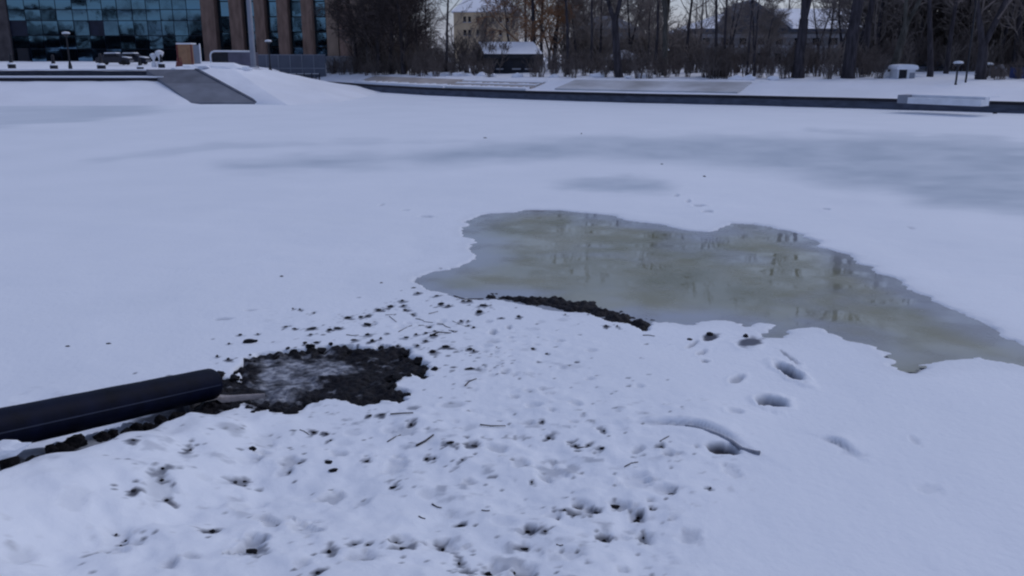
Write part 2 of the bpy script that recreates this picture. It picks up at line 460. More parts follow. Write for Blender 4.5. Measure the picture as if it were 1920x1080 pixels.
ice = np.clip(ice * 1.5, 0, 1)
ice = np.clip(ice + 0.10 * sstep(0.1, 0.8, fbm(GX / 9, GY / 14, 4, 71)) * sstep(9, 16, GY), 0, 1)

smear = np.maximum(tramp, 0.6 * tramp2) * near
wet = np.maximum(wet, 0.50 * smear * sstep(0.30, 0.62, fbm(GX / 0.16, GY / 0.12, 4, 131)) * sstep(-0.2, 0.3, fbm(GX / 1.1, GY / 1.1, 2, 132)))
dirt_shade = np.maximum(dirt_shade, 0.55 * smear * sstep(0.46, 0.66, fbm(GX / 0.075, GY / 0.06, 3, 133)) * sstep(0.0, 0.4, fbm(GX / 0.7, GY / 0.7, 2, 134)))
# --- dents
def dent(px, py, wpx, hpx, ang=0.0, depth=0.05, dirtv=0.0, wetv=0.3, rough=0.0, rim=0.25):
    """a trodden or melted hollow; size in photo pixels across/up"""
    global GZ
    c = on_ground(px, py); e = on_ground(px + wpx / 2, py)
    a = max((e - c).length, 0.012)
    u = on_ground(px, py - hpx / 2); b = max((u - c).length, 0.012)
    R = 1.7 * max(a, b) + 0.03
    i0, i1 = np.searchsorted(xs, (c.x - R, c.x + R)); j0, j1 = np.searchsorted(ys, (c.y - R, c.y + R))
    if i1 <= i0 or j1 <= j0: return
    X = GX[j0:j1, i0:i1] - c.x; Y = GY[j0:j1, i0:i1] - c.y
    ca, sa = math.cos(ang), math.sin(ang)
    wob = 1 + 0.38 * fbm(GX[j0:j1, i0:i1] * 9 + px, GY[j0:j1, i0:i1] * 9, 3, 77) + rough * fbm(GX[j0:j1, i0:i1] * 26 + px, GY[j0:j1, i0:i1] * 26, 2, 78)
    r = np.sqrt(((X * ca + Y * sa) / a) ** 2 + ((-X * sa + Y * ca) / b) ** 2) * wob
    k = sstep(1.05, 0.55, r)
    GZ[j0:j1, i0:i1] += -depth * k + rim * depth * sstep(1.7, 1.15, r) * sstep(0.8, 1.1, r)
    dirt_shade[j0:j1, i0:i1] = np.maximum(dirt_shade[j0:j1, i0:i1], dirtv * sstep(0.98, 0.5, r))
    wet[j0:j1, i0:i1] = np.maximum(wet[j0:j1, i0:i1], wetv * sstep(1.05, 0.5, r))

# boot prints beside the puddle
A = -0.65
for (x, y, w, h, an, dp, dv, wv) in [
    (1405,642,54,25,-0.75,0.09,0.5,1.0),(1331,633,34,22,A,0.07,0.7,1.0),(1480,697,42,38,0.2,0.11,0.55,1.0),(1474,666,14,30,0.15,0.05,0.05,0.7),
    (1382,712,30,26,A,0.05,0.03,0.55),(1450,753,70,24,-0.6,0.10,0.5,1.0),(1300,645,12,20,A,0.04,0.15,0.5),(1315,660,16,18,A,0.04,0.05,0.4),(1322,678,14,8,0,0.03,0.2,0.5),
    (1715,826,26,20,0,0.02,0,0.2),(1740,915,70,22,0,0.02,0,0.1),(1600,850,60,14,-0.3,0.02,0,0.1),
    (1197,840,26,22,-0.7,0.05,0,0.5),(1254,852,40,18,0,0.06,0.15,0.5),(1240,836,16,8,0,0.03,0.2,0.4),(1380,775,40,14,0,0.03,0,0.2),
    (975,872,44,28,-0.2,0.05,0,0.35),(1030,880,70,36,0,0.05,0,0.15),(1370,880,40,30,0,0.04,0,0.15),(1290,1000,50,30,-0.5,0.04,0,0.3),
    (1070,1035,60,24,0,0.05,0,0.2),(1190,900,90,40,0,0.05,0,0.12),(500,840,60,40,0,0.08,0,0.15),(545,870,40,22,0,0.05,0.1,0.4),
    (620,930,50,26,0,0.06,0.05,0.45),(740,870,50,40,0,0.06,0,0.2),(505,970,40,30,0.6,0.06,0.1,0.35),(570,990,60,40,0.5,0.08,0,0.2),
    (470,1015,60,40,0,0.10,0.15,0.5),(360,840,40,80,-0.2,0.08,0,0.12),(410,800,30,22,0,0.06,0,0.15),(90,910,60,60,0.3,0.08,0.0,0.2),
    (320,1050,36,26,0,0.06,0,0.5),(360,1040,40,14,0,0.04,0,0.4),(40,1055,60,24,0,0.06,0,0.2),(140,985,60,40,0,0.07,0,0.1),(220,1015,70,50,0.2,0.06,0,0.1),
    (300,940,60,50,0.2,0.08,0.05,0.25),(270,890,50,30,0,0.05,0,0.15),(750,1018,60,34,0,0.05,0,0.2),(830,1020,60,30,-0.4,0.06,0.05,0.3),(680,1045,70,30,0,0.06,0.05,0.3),
    (565,1055,30,20,0,0.05,0,0.3),(990,1000,44,28,0,0.05,0.05,0.3),(985,1060,60,30,0,0.06,0.1,0.35),(1130,1002,30,18,0,0.04,0.1,0.35),(1210,1002,34,24,0,0.05,0.15,0.35),
    (930,1060,50,20,-0.3,0.05,0.1,0.4),(1095,960,60,20,0.1,0.05,0.05,0.3),(1160,945,60,16,0,0.06,0.2,0.4),(1195,962,34,20,0,0.05,0.2,0.4),(1260,918,50,16,0,0.03,0,0.3),
    (930,840,50,20,-0.2,0.05,0.05,0.3),(880,905,30,16,0,0.04,0.1,0.4),(760,812,44,18,0,0.04,0.05,0.35),(775,768,36,10,0,0.04,0.25,0.6),(850,760,60,14,0.2,0.04,0,0.35),
    (925,622,18,12,0,0.03,0,0.5),(955,613,14,10,0,0.03,0.05,0.5),(1000,760,40,16,0,0.03,0,0.15),(1080,760,30,14,0,0.03,0,0.15),
    (1310,385,30,7,-0.5,0.05,0,0.45),(1325,396,26,6,-0.4,0.05,0,0.45),(1268,367,14,5,-0.3,0.04,0,0.35),(1290,376,14,5,-0.3,0.04,0,0.35),(1550,393,22,4,0,0.03,0,0.4),(1708,427,14,5,0,0.03,0,0.4),
    (715,384,16,4,-0.2,0.03,0,0.35),(760,394,24,4,-0.2,0.03,0,0.3),(800,405,40,5,-0.3,0.03,0,0.3),(600,285,60,3,0,0.0,0,0.0),(420,598,50,5,0.2,0.02,0,0.4),(470,582,30,5,0.2,0.02,0,0.3)]:
    low = y > 790
    dent(x, y, w * 0.85, h * 0.9, an, dp * (0.42 if low else 0.75), dv * 0.6 if low else dv, wv, 0.5 if low else 0.12)
for _ in range(38):                          # anonymous trodden hollows in the near snow
    x = rng.uniform(20, 1330); y = rng.uniform(800, 1078)
    s = rng.uniform(10, 34)
    dent(x, y, s * rng.uniform(1.0, 1.8), s * 0.6, rng.uniform(-1, 1), rng.uniform(0.008, 0.028), rng.choice([0, 0, 0, 0.1]), rng.uniform(0.05, 0.35))
for _ in range(70):
    x = rng.gauss(880, 150); y = rng.uniform(600, 800)
    s = rng.uniform(6, 16)
    dent(x, y, s * 1.7, s * 0.6, rng.uniform(-1, 1), rng.uniform(0.008, 0.02), 0, rng.uniform(0.1, 0.35))

SPOTS_A = [(429,645,6,4),(407,670,7,5),(428,675,7,5),(450,626,8,4),(483,624,8,4),(536,610,9,4),(551,615,10,4),(584,615,19,6),(583,628,9,4),(549,578,5,4),(562,579,6,4),(589,585,5,4),(618,619,9,5),(633,616,15,7),(651,593,13,8),(689,607,14,7),(664,639,14,6),(698,641,9,9),(714,636,7,6),(689,629,11,6),(727,626,11,4),(710,579,14,5),(731,573,14,6),(754,564,10,5),(756,572,9,6),(759,579,11,5),(773,587,8,5),(676,592,10,5),(688,589,10,5),(805,609,9,5),(815,619,7,5),(780,628,7,6),(799,625,8,5),(813,630,13,6),(762,634,9,5),(797,641,8,5),(835,652,18,7),(811,662,14,10),(881,656,9,7),(888,660,6,5),(881,693,20,6),(572,645,7,5),(783,650,8,8),(724,648,10,5),(745,650,9,6),(640,648,8,5),(592,644,10,4)]
SPOTS_B = [(827,571,12,6),(841,574,8,4),(899,585,12,7),(907,574,19,5),(805,608,8,6),(864,600,5,7),(878,608,6,5),(888,612,6,4),(999,654,8,5),(840,651,9,4),(1136,612,11,5),(1157,613,6,5),(1060,591,5,4),(1025,662,6,4),(784,551,9,5),(818,556,12,3),(868,566,12,4),(880,566,10,6),(931,653,5,3),(972,594,10,6),(878,600,6,4),(940,596,8,3)]
SPOTS_C = [(588,815,8,7),(771,799,7,7),(844,836,19,6),(890,834,13,9),(867,866,7,9),(689,866,9,8),(739,917,13,5),(617,1033,13,9),(683,1049,12,6),(864,980,12,6),(874,1069,16,8),(472,1030,26,11),(596,1074,10,10),(457,900,13,5),(457,908,11,5),(689,1021,7,5),(519,976,6,5),(310,922,7,10),(307,932,8,6),(314,950,13,6),(255,956,14,8),(258,895,10,5),(191,1034,7,12),(217,1001,9,4),(235,1008,7,6),(225,1016,8,5),(397,988,13,8),(441,906,12,8),(361,881,6,9),(278,835,12,6),(1029,816,9,10),(1017,791,5,4),(1103,831,6,8),(1079,833,7,9),(1133,805,6,9),(1130,840,12,6),(1119,955,12,6),(1103,965,6,9),(1076,963,12,7),(1058,958,8,5),(1047,969,6,5),(989,994,12,8),(1022,999,7,9),(983,1023,17,5),(1133,1005,13,7),(1211,1007,13,6),(1207,995,6,9),(872,1069,10,7),(915,1065,16,10),(964,1062,9,8),(987,1066,17,10),(1260,921,10,5),(1332,916,6,5),(997,902,6,5),(1219,951,7,5),(830,1020,10,12),(860,1050,8,10),(739,1015,9,8),(742,1012,7,6),(754,1026,28,6),(1197,959,8,9),(694,781,11,7),(716,779,13,6),(770,798,6,5),(588,815,5,5),(620,826,5,5),(612,815,7,4),(544,884,6,5),(563,872,9,5),(1240,836,9,5),(1080,948,12,5),(800,858,9,5),(815,858,7,5),(665,1020,12,5)]
for (x, y, w, h) in SPOTS_A + SPOTS_B:
    dent(x + rng.uniform(-2, 2), y + 1.5, w * rng.uniform(1.3, 2.0), h * rng.uniform(1.1, 1.6), rng.uniform(-0.4, 0.4), 0.012, rng.uniform(0.3, 0.9), 0.6, 0.75, rim=0.0)
for (x, y, w, h) in SPOTS_C:
    dent(x + rng.uniform(-3, 3), y + 1, w * rng.uniform(1.6, 2.6), h * rng.uniform(1.5, 2.3), rng.uniform(-0.6, 0.6), 0.014, rng.uniform(0.35, 0.9), 0.65, 0.75, rim=0.1)
for _ in range(420):                          # fine crumbs of mud
    x = rng.uniform(150, 1300); y = rng.uniform(790, 1075) if rng.random() < 0.55 else rng.gauss(690, 60)
    if y < 700: x = rng.gauss(800, 170)
    w = rng.uniform(2.5, 6)
    dent(x, y, w * rng.uniform(1, 2.4), w * 0.7, rng.uniform(-0.7, 0.7), 0.006, rng.uniform(0.3, 0.9), 0.4, rim=0.0)

# --- snow lip along the buried branch: the far side stands higher
def ridge(pts, h, fall, taper=True):
    global GZ
    P = [on_ground(*p) for p in pts]
    xa = min(p.x for p in P) - 1; xb = max(p.x for p in P) + 1; ya = min(p.y for p in P) - 1; yb = max(p.y for p in P) + 1.2
    i0, i1 = np.searchsorted(xs, (xa, xb)); j0, j1 = np.searchsorted(ys, (ya, yb))
    X = GX[j0:j1, i0:i1]; Y = GY[j0:j1, i0:i1]
    best = np.full(X.shape, 9.0); side = np.zeros(X.shape); along = np.zeros(X.shape)
    n = len(P) - 1
    for k in range(n):
        a, b = P[k], P[k + 1]; ex, ey = b.x - a.x, b.y - a.y; l2 = ex * ex + ey * ey
        t = np.clip(((X - a.x) * ex + (Y - a.y) * ey) / l2, 0, 1)
        d = np.hypot(X - a.x - t * ex, Y - a.y - t * ey)
        s = ex * (Y - a.y) - ey * (X - a.x)
        u = d < best
        best = np.where(u, d, best); side = np.where(u, np.sign(s), side); along = np.where(u, (k + t) / n, along)
    tp = np.sin(np.pi * np.clip(along * 0.94 + 0.03, 0, 1)) ** 0.6
    GZ[j0:j1, i0:i1] += h * tp * np.where(side > 0, np.exp(-best / fall) * sstep(0.0, 0.06, best), 0.0) - 0.5 * h * tp * np.where(side <= 0, np.exp(-best / 0.05), 0)
    wet[j0:j1, i0:i1] = np.maximum(wet[j0:j1, i0:i1], 0.5 * tp * np.where(side <= 0, sstep(0.05, 0.0, best), sstep(0.03, 0, best)))  # grey band painted along the lip's foot as its shadow, not meltwater
ridge([(1195,793),(1250,792),(1300,798),(1340,810),(1392,836)], 0.055, 0.25)
ridge([(1545,820),(1572,828),(1602,848)], 0.05, 0.12)
dent(1352, 842, 76, 21, -0.26, 0.07, 1.0, 1.0, 0.2, rim=0.0)

# --- cut-outs: puddle, mud hole, mud berm
def carve(poly, margin, level_in, noise_amp, noise_scale, edge, lift=True):
    xa = min(p.x for p in poly) - margin; xb = max(p.x for p in poly) + margin
    ya = min(p.y for p in poly) - margin; yb = max(p.y for p in poly) + margin
    i0, i1 = np.searchsorted(xs, (xa, xb)); j0, j1 = np.searchsorted(ys, (ya, yb))
    X = GX[j0:j1, i0:i1]; Y = GY[j0:j1, i0:i1]
    d = poly_sdf(X, Y, poly)
    d = d + noise_amp * fbm(X / (noise_scale * 1.7), Y / (noise_scale * 0.8), 5, 91, 0.62)
    k = sstep(edge, -edge, d)
    z = GZ[j0:j1, i0:i1]
    if lift: z = np.where(d < 1.0, np.maximum(z, bank(X, Y) + 0.008) * sstep(1.0, 0.3, d) + z * (1 - sstep(1.0, 0.3, d)), z)
    tgt = bank(X, Y) + level_in
    GZ[j0:j1, i0:i1] = z * (1 - k) + tgt * k
    return (slice(j0, j1), slice(i0, i1)), d
sl, d = carve(PUDDLE, 1.2, -0.05, 0.20, 0.45, 0.09)
wet[sl] = np.maximum(wet[sl], 0.30 * sstep(0.06, -0.04, d))
wet[sl] = np.maximum(wet[sl], 0.10 * sstep(0.35, 0.0, d))
sl, d = carve(MUD, 1.1, -0.13, 0.10, 0.16, 0.035)
dirt_shade[sl] = np.maximum(dirt_shade[sl], 0.9 * sstep(0.012, -0.02, d))
sl, d = carve(BERM, 1.1, -0.10, 0.05, 0.16, 0.03, False)
dirt_shade[sl] = np.maximum(dirt_shade[sl], 0.9 * sstep(0.012, -0.02, d))

# --- dark gully under the pipe
PIPE_A = at_z(395, 720, 0.155)               # mouth
t_end = 5.76
rr = ray(0, 805); PIPE_B = Vector((rr[0] * t_end, rr[1] * t_end, CAM_Z + rr[2] * t_end))
pdir = (PIPE_B - PIPE_A).normalized()
PIPE_C = PIPE_A + pdir * 5.2
def pipe_gully():
    ax, ay = PIPE_A.x, PIPE_A.y; dx, dy = PIPE_C.x - ax, PIPE_C.y - ay; L = math.hypot(dx, dy); dx /= L; dy /= L
    i0, i1 = np.searchsorted(xs, (-7.5, ax + 2.2)); j0, j1 = np.searchsorted(ys, (1.0, ay + 0.9))
    X = GX[j0:j1, i0:i1]; Y = GY[j0:j1, i0:i1]
    s = (X - ax) * dx + (Y - ay) * dy; q = (X - ax) * (-dy) + (Y - ay) * dx     # q>0: towards the viewer's side
    pz = PIPE_A.z + (PIPE_C.z - PIPE_A.z) * np.clip(s / L, 0, 1) - 0.14
    q = q * 1.0 + 0.05 * fbm(X * 5, Y * 5, 3, 33)
    act = sstep(-0.15, 0.05, s) * sstep(1.6, 1.2, q)
    wall = sstep(0.30, 0.44, q + 0.10 * fbm(X * 2.2, Y * 2.2, 3, 34))
    zz = GZ[j0:j1, i0:i1]
    base = np.minimum(zz, pz - 0.02)
    floor = pz - 0.10 + 0.03 * fbm(X * 7, Y * 7, 3, 35)
    lip = np.maximum(zz, pz + 0.03 + 0.05 * fbm(X * 3, Y * 3, 2, 36))
    lip = np.where(q > 0.44, lip * sstep(1.5, 0.5, q) + zz * (1 - sstep(1.5, 0.5, q)), lip)
    far = np.maximum(base, pz - 0.12 - np.maximum(-q, 0) * 0.2)
    z2 = np.where(q > 0.0, floor * (1 - wall) + lip * wall, np.where(q > -0.14, floor, zz * 0 + np.minimum(zz, pz + 0.06)))
    GZ[j0:j1, i0:i1] = zz * (1 - act) + z2 * act
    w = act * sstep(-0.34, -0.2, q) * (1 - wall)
    wet[j0:j1, i0:i1] = np.maximum(wet[j0:j1, i0:i1], 0.7 * w)  # under-pipe shade painted into the gully colour, along with real mud
    dirt_shade[j0:j1, i0:i1] = np.maximum(dirt_shade[j0:j1, i0:i1], w * (0.25 + 0.7 * sstep(-0.05, 0.25, fbm(X * 6, Y * 6, 4, 37) + 0.08 - 0.06 * s)))
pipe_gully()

def gz(x, y):
    i = min(max(int(np.searchsorted(xs, x)), 1), len(xs) - 1); j = min(max(int(np.searchsorted(ys, y)), 1), len(ys) - 1)
    tx = (x - xs[i - 1]) / (xs[i] - xs[i - 1]); ty = (y - ys[j - 1]) / (ys[j] - ys[j - 1])
    a = GZ[j - 1, i - 1] * (1 - tx) + GZ[j - 1, i] * tx; b = GZ[j, i - 1] * (1 - tx) + GZ[j, i] * tx
    return float(a * (1 - ty) + b * ty)

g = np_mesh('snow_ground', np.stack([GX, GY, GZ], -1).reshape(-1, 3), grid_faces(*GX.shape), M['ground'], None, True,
            {'dirt_shade': dirt_shade, 'ice': ice, 'wet': np.clip(wet, 0, 1)})
tag(g, kind='structure')

# ================================================================ MELTWATER PUDDLE, MUD
def sheet(name, poly, grow, step, zf, m, attrf, kind='structure', clip=None):
    xa = min(p.x for p in poly) - grow; xb = max(p.x for p in poly) + grow
    ya = min(p.y for p in poly) - grow; yb = max(p.y for p in poly) + grow
    X, Y = np.meshgrid(np.arange(xa, xb, step), np.arange(ya, yb, step))
    d = poly_sdf(X, Y, poly)
    V = np.stack([X, Y, zf(X, Y, d)], -1).reshape(-1, 3)
    Q = grid_faces(*X.shape)
    keep = (d.reshape(-1)[Q] < grow).all(1)
    Q = Q[keep]
    used = np.unique(Q); remap = np.full(len(V), -1); remap[used] = np.arange(len(used))
    at = {k: v.reshape(-1)[used] for k, v in attrf(X, Y, d).items()}
    o = np_mesh(name, V[used], remap[Q], m, None, True, at)
    tag(o, kind=kind)
    return o
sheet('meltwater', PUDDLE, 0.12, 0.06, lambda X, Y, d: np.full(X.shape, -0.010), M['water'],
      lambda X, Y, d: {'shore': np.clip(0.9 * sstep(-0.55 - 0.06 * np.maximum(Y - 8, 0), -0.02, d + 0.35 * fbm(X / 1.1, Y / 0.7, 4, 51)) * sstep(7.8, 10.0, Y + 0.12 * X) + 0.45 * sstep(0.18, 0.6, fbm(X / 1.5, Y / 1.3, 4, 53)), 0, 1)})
sl_poly = SLUSH
def mud_z(X, Y, d):
    w = worley(X * 11, Y * 11, 3); w2 = worley(X * 23, Y * 23, 4)
    lump = (0.030 + 0.030 * sstep(-0.25, -0.05, d)) * (0.6 - w) + 0.016 * (0.6 - w2) + 0.055 * fbm(X / 0.30, Y / 0.30, 4, 61)
    ds = poly_sdf(X, Y, sl_poly) + 0.10 * fbm(X / 0.18, Y / 0.18, 3, 62)
    flat = sstep(0.05, -0.08, ds)
    return bank(X, Y) - 0.030 + lump * (1 - 0.65 * flat) - 0.012 * flat - 0.06 * sstep(-0.02, 0.10, d)
def mud_attr(X, Y, d):
    ds = poly_sdf(X, Y, sl_poly) + 0.16 * fbm(X / 0.14, Y / 0.14, 4, 63)
    s = sstep(0.09, -0.05, ds)
    s = s * np.clip(0.80 + 1.3 * fbm(X / 0.14, Y / 0.12, 4, 64), 0, 1)
    s = np.maximum(s, 0.55 * sstep(0.35, 0.6, fbm(X / 0.12, Y / 0.08, 4, 65)))
    return {'slush': np.clip(s, 0, 1)}
sheet('mud', MUD, 0.10, 0.014, mud_z, M['mudpatch'], mud_attr)
def berm_z(X, Y, d):
    w = worley(X * 9, Y * 9, 13); w2 = worley(X * 20, Y * 20, 14)
    return -0.035 + 0.05 * (0.65 - w) + 0.02 * (0.6 - w2) + 0.05 * fbm(X / 0.25, Y / 0.2, 3, 66) + 0.045 * sstep(0.0, -0.12, d) - 0.05 * sstep(0.0, 0.08, d)
sheet('mud_berm', BERM, 0.08, 0.018, berm_z, M['mudpatch'], lambda X, Y, d: {'slush': np.zeros(X.shape)})

# ================================================================ PIPE
R_PIPE = 0.142
pipe = empty('drain_pipe', PIPE_A)
tag(pipe, 'thick black plastic drain pipe lying on the snowy bank, its mouth over the mud hole', 'pipe')
axis_d = pdir
side = axis_d.cross(Vector((0, 0, 1))).normalized(); upv = side.cross(axis_d).normalized()
def tube_ring(r, s, n=40):
    return [tuple(axis_d * s + (side * math.cos(2 * math.pi * i / n) + upv * math.sin(2 * math.pi * i / n)) * r) for i in range(n)]
def tube_shell(rings):
    v = []; f = []; n = len(rings[0])
    for r_ in rings: v += r_
    for k in range(len(rings) - 1):
        for i in range(n):
            j = (i + 1) % n
            f.append((k * n + i, k * n + j, (k + 1) * n + j, (k + 1) * n + i))
    return v, f
rings = [tube_ring(R_PIPE - 0.014, 0.004), tube_ring(R_PIPE - 0.008, 0.0), tube_ring(R_PIPE - 0.004, 0.002), tube_ring(R_PIPE, 0.012)]
for k in range(1, 40):
    s = 0.012 + k * 5.2 / 40
    rings.append(tube_ring(R_PIPE * (1 + 0.006 * math.sin(k * 1.7) + 0.004 * rng.uniform(-1, 1)), s))
v, f = tube_shell(rings)
mesh_obj('shell', v, f, M['pipe'], pipe, True)
v, f = tube_shell([tube_ring(R_PIPE - 0.0145, 0.006), tube_ring(R_PIPE - 0.0145, 1.0), tube_ring(0.01, 1.01)])
mesh_obj('bore', v, f, M['pipe_in'], pipe, True)
def strip_on_pipe(name, ang0, ang1, r):
    vv = []; ff = []
    for k in range(40):
        s = 0.03 + k * 0.13
        for a in (ang0, (ang0 + ang1) / 2, ang1):
            vv.append(tuple(axis_d * s + (side * math.cos(a) + upv * math.sin(a)) * r))
    for k in range(39):
        for i in range(2):
            b = k * 3 + i
            ff.append((b, b + 1, b + 4, b + 3))
    mesh_obj(name, vv, ff, M['stripe'], pipe, True)
view_side = 1.0 if side.y < 0 else -1.0
a0 = 0.12 if view_side > 0 else math.pi - 0.12
strip_on_pipe('stripe', a0 - 0.035, a0 + 0.035, R_PIPE * 1.013)

# trickle running out of the pipe mouth into the mud
def trickle():
    p0 = PIPE_A - Vector((0, 0, R_PIPE - 0.03)) + axis_d * 0.15
    tip = on_ground(497, 742); tip.z = mud_level = -0.005
    pts = [p0, PIPE_A - Vector((0, 0, R_PIPE - 0.03)) - axis_d * 0.02]
    for k in range(1, 7):
        t = k / 6
        p = pts[1].lerp(Vector((tip.x, tip.y, tip.z)), t); p.z = max(tip.z, pts[1].z - 0.10 * math.sqrt(t)) + 0.012
        pts.append(p)
    vv = []; ff = []
    for k, p in enumerate(pts):
        d = (pts[min(k + 1, len(pts) - 1)] - pts[max(0, k - 1)]); d.z = 0; d.normalize(); n = Vector((-d.y, d.x, 0))
        w = 0.050 * (1 - 0.90 * max(0, (k - 2) / 5))
        for q, h in ((-1, -0.03), (-0.7, 0.012), (0, 0.018), (0.7, 0.012), (1, -0.03)):
            vv.append(tuple(p + n * w * q + Vector((0, 0, h + 0.003 * rng.uniform(-1, 1)))))
    for k in range(len(pts) - 1):
        for i in range(4):
            b = k * 5 + i
            ff.append((b, b + 1, b + 6, b + 5))
    m = mat('silty_trickle', (0.30, 0.27, 0.27), 0.25, 0.2, 9, 0.2, 30, 0.5)
    tag(mesh_obj('water_trickle', vv, ff, m, None, True), kind='structure')
trickle()

# ================================================================ CLODS, TWIGS
def lumpy(seed, m, flat=0.6):
    r = random.Random(seed)
    bm_v = []; bm_f = []
    import bmesh
    bm = bmesh.new(); bmesh.ops.create_icosphere(bm, subdivisions=2, radius=0.5)
    off = Vector((r.uniform(0, 50), r.uniform(0, 50), r.uniform(0, 50)))
    from mathutils import noise
    for vtx in bm.verts:
        n = vtx.co.normalized()
        k = 1 + 0.45 * noise.noise(n * 1.6 + off) + 0.3 * noise.noise(n * 3.5 + off)
        vtx.co = Vector((n.x * 0.5 * k, n.y * 0.5 * k, n.z * 0.5 * k * flat))
    me = bpy.data.meshes.new('mud_clod'); bm.to_mesh(me); bm.free(); me.materials.append(m)
    return me
CLODS = [lumpy(s, M['mud'], 0.55 + 0.1 * (s % 3)) for s in range(8)]
CLODS_G = [lumpy(s + 20, M['mud_grey'], 0.4) for s in range(3)]
def clod(px, py, w, h, label, group, ang=None, grey=False, sink=0.25):
    c = on_ground(px, py)
    wpx = max(w, 4); e = on_ground(px + wpx / 2, py); L = 2 * (e - c).length
    dist = math.sqrt(c.x ** 2 + c.y ** 2 + 9)
    hh = max(h, 3) * dist / F                        # visible height on the picture plane
    o = bpy.data.objects.new('mud_clod', rng.choice(CLODS_G if grey else CLODS)); COL.objects.link(o)
    z = gz(c.x, c.y)
    dep = min(L, max(hh * 1.5, L * 0.45))
    zh = max(min(hh * 1.0, L * 0.9), 0.012)
    L *= rng.uniform(0.6, 1.0); zh *= rng.uniform(0.6, 1.0)
    o.location = (c.x, c.y, z + zh * rng.uniform(-0.1, 0.18))
    o.scale = (L * rng.uniform(0.9, 1.3), dep * 0.8, zh * 1.5)
    o.rotation_euler = (rng.uniform(-0.15, 0.15), rng.uniform(-0.15, 0.15), rng.uniform(-0.4, 0.4) if ang is None else ang)
    tag(o, label, 'mud clod', group)
    return o
def dip(px, py, w, h): dent(px, py, w, h)
big = {
 (469, 643, 21, 11): 'largest single mud clod on clean snow, just behind the black pipe end',
 (617, 873, 22, 9): 'upper of two flat black clods lying close together in trampled snow',
 (625, 885, 27, 9): 'lower of two flat black clods lying close together in trampled snow',
 (475, 859, 20, 9): 'black clod with a thin tail, in a shallow snow hollow below the mud hole',
 (1149, 944, 26, 9): 'long black clod like a bar along a snow edge in the trampled corner',
 (1194, 966, 15, 7): 'black clod at the end of the bar of mud in the trampled snow',
 (1293, 637, 13, 8): 'small black clod beside the row of boot prints near the puddle',
 (1331, 628, 22, 9): 'black clod thrown up at the top boot print near the puddle',
 (1398, 633, 15, 8): 'black clod at the toe of the long boot print near the puddle',
}
for (x, y, w, h), lb in big.items():
    clod(x, y, w, h, lb, 'single mud clods on the snow')
LA = 'small dark clod flung onto the snow behind the mud hole'
LB = 'small dark clod on the smooth snow below the puddle edge'
LC = 'dark clod half sunk in the trampled snow in front of the mud hole'
for s in SPOTS_A: clod(*s, LA, 'mud clods behind the mud hole')
for s in SPOTS_B: clod(*s, LB, 'mud clods below the puddle')
for s in SPOTS_C: clod(*s, LC, 'mud clods in the trampled snow', grey=(s[2] > 10 and rng.random() < 0.4))
for s in [(127,651,9,5),(204,645,8,5),(528,517,6,6),(715,531,9,4),(775,541,12,3)]:
    clod(*s, 'lone dark clod on the clean snow away from the mud', 'lone clods on clean snow')
for s in [(1241,308,6,4),(1321,331,6,4),(1865,213,9,4),(910,259,8,3),(1090,251,4,3)]:
    clod(*s, 'lone dark speck far out on the frozen pond', 'specks on the frozen pond')
clod(1660, 672, 10, 6, 'grey clod at the edge of the puddle beside its small bay', 'single mud clods on the snow', grey=True)
# clods around the rim of the mud hole
for k in range(150):
    i = rng.randrange(len(MUD)); a = MUD[i]; b = MUD[(i + 1) % len(MUD)]
    p = a.lerp(b, rng.random())
    c = Vector((sum(q.x for q in MUD) / len(MUD), sum(q.y for q in MUD) / len(MUD), 0))
    out = (p - c); out.z = 0; out.normalize()
    p = p + out * rng.uniform(-0.14, 0.06)
    if (p - PIPE_A).length < 0.42: continue
    s = rng.choice([0.03, 0.04, 0.05, 0.07, 0.10]) * rng.uniform(0.8, 1.2)
    o = bpy.data.objects.new('mud_clod', rng.choice(CLODS)); COL.objects.link(o)
    o.location = (p.x, p.y, max(gz(p.x, p.y), bank(p.x, p.y) - 0.04) + s * 0.12); o.scale = (s * 1.3, s, s)
    o.rotation_euler = (rng.uniform(-.3, .3), rng.uniform(-.3, .3), rng.uniform(0, 6))
    tag(o, 'wet black clod on the ragged rim of the mud hole', 'mud clod', 'mud clods on the rim of the mud hole')
# clods in the gully under the pipe
for (x, y, w, h) in [(20,878,34,34),(60,850,20,14),(100,866,22,22),(112,845,26,16),(140,822,36,26),(152,836,20,14),(190,815,26,18),(212,812,18,20),(238,812,22,12),(255,792,20,26),(275,790,18,22),(300,783,22,24),(325,780,20,22),(345,775,22,26),(330,760,26,20),(385,765,24,14),(420,758,30,16),(75,868,14,10)]:
    c = on_ground(x, y)
    r_ = ray(x, y); t = 5.6 + (x / 395.0) * 1.85
    p = Vector((r_[0] * t, r_[1] * t, CAM_Z + r_[2] * t))
    z = gz(p.x, p.y)
    s = w * t / F
    o = bpy.data.objects.new('mud_clod', rng.choice(CLODS)); COL.objects.link(o)
    zh = max(0.05, h * t / F)
    o.location = (p.x, p.y, z + zh * 0.3); o.scale = (s * 1.15, s, zh * 1.5)
    o.rotation_euler = (0, 0, rng.uniform(0, 6))
    tag(o, 'dark mud clod wedged in the gully under the black pipe', 'mud clod', 'mud clods under the pipe')
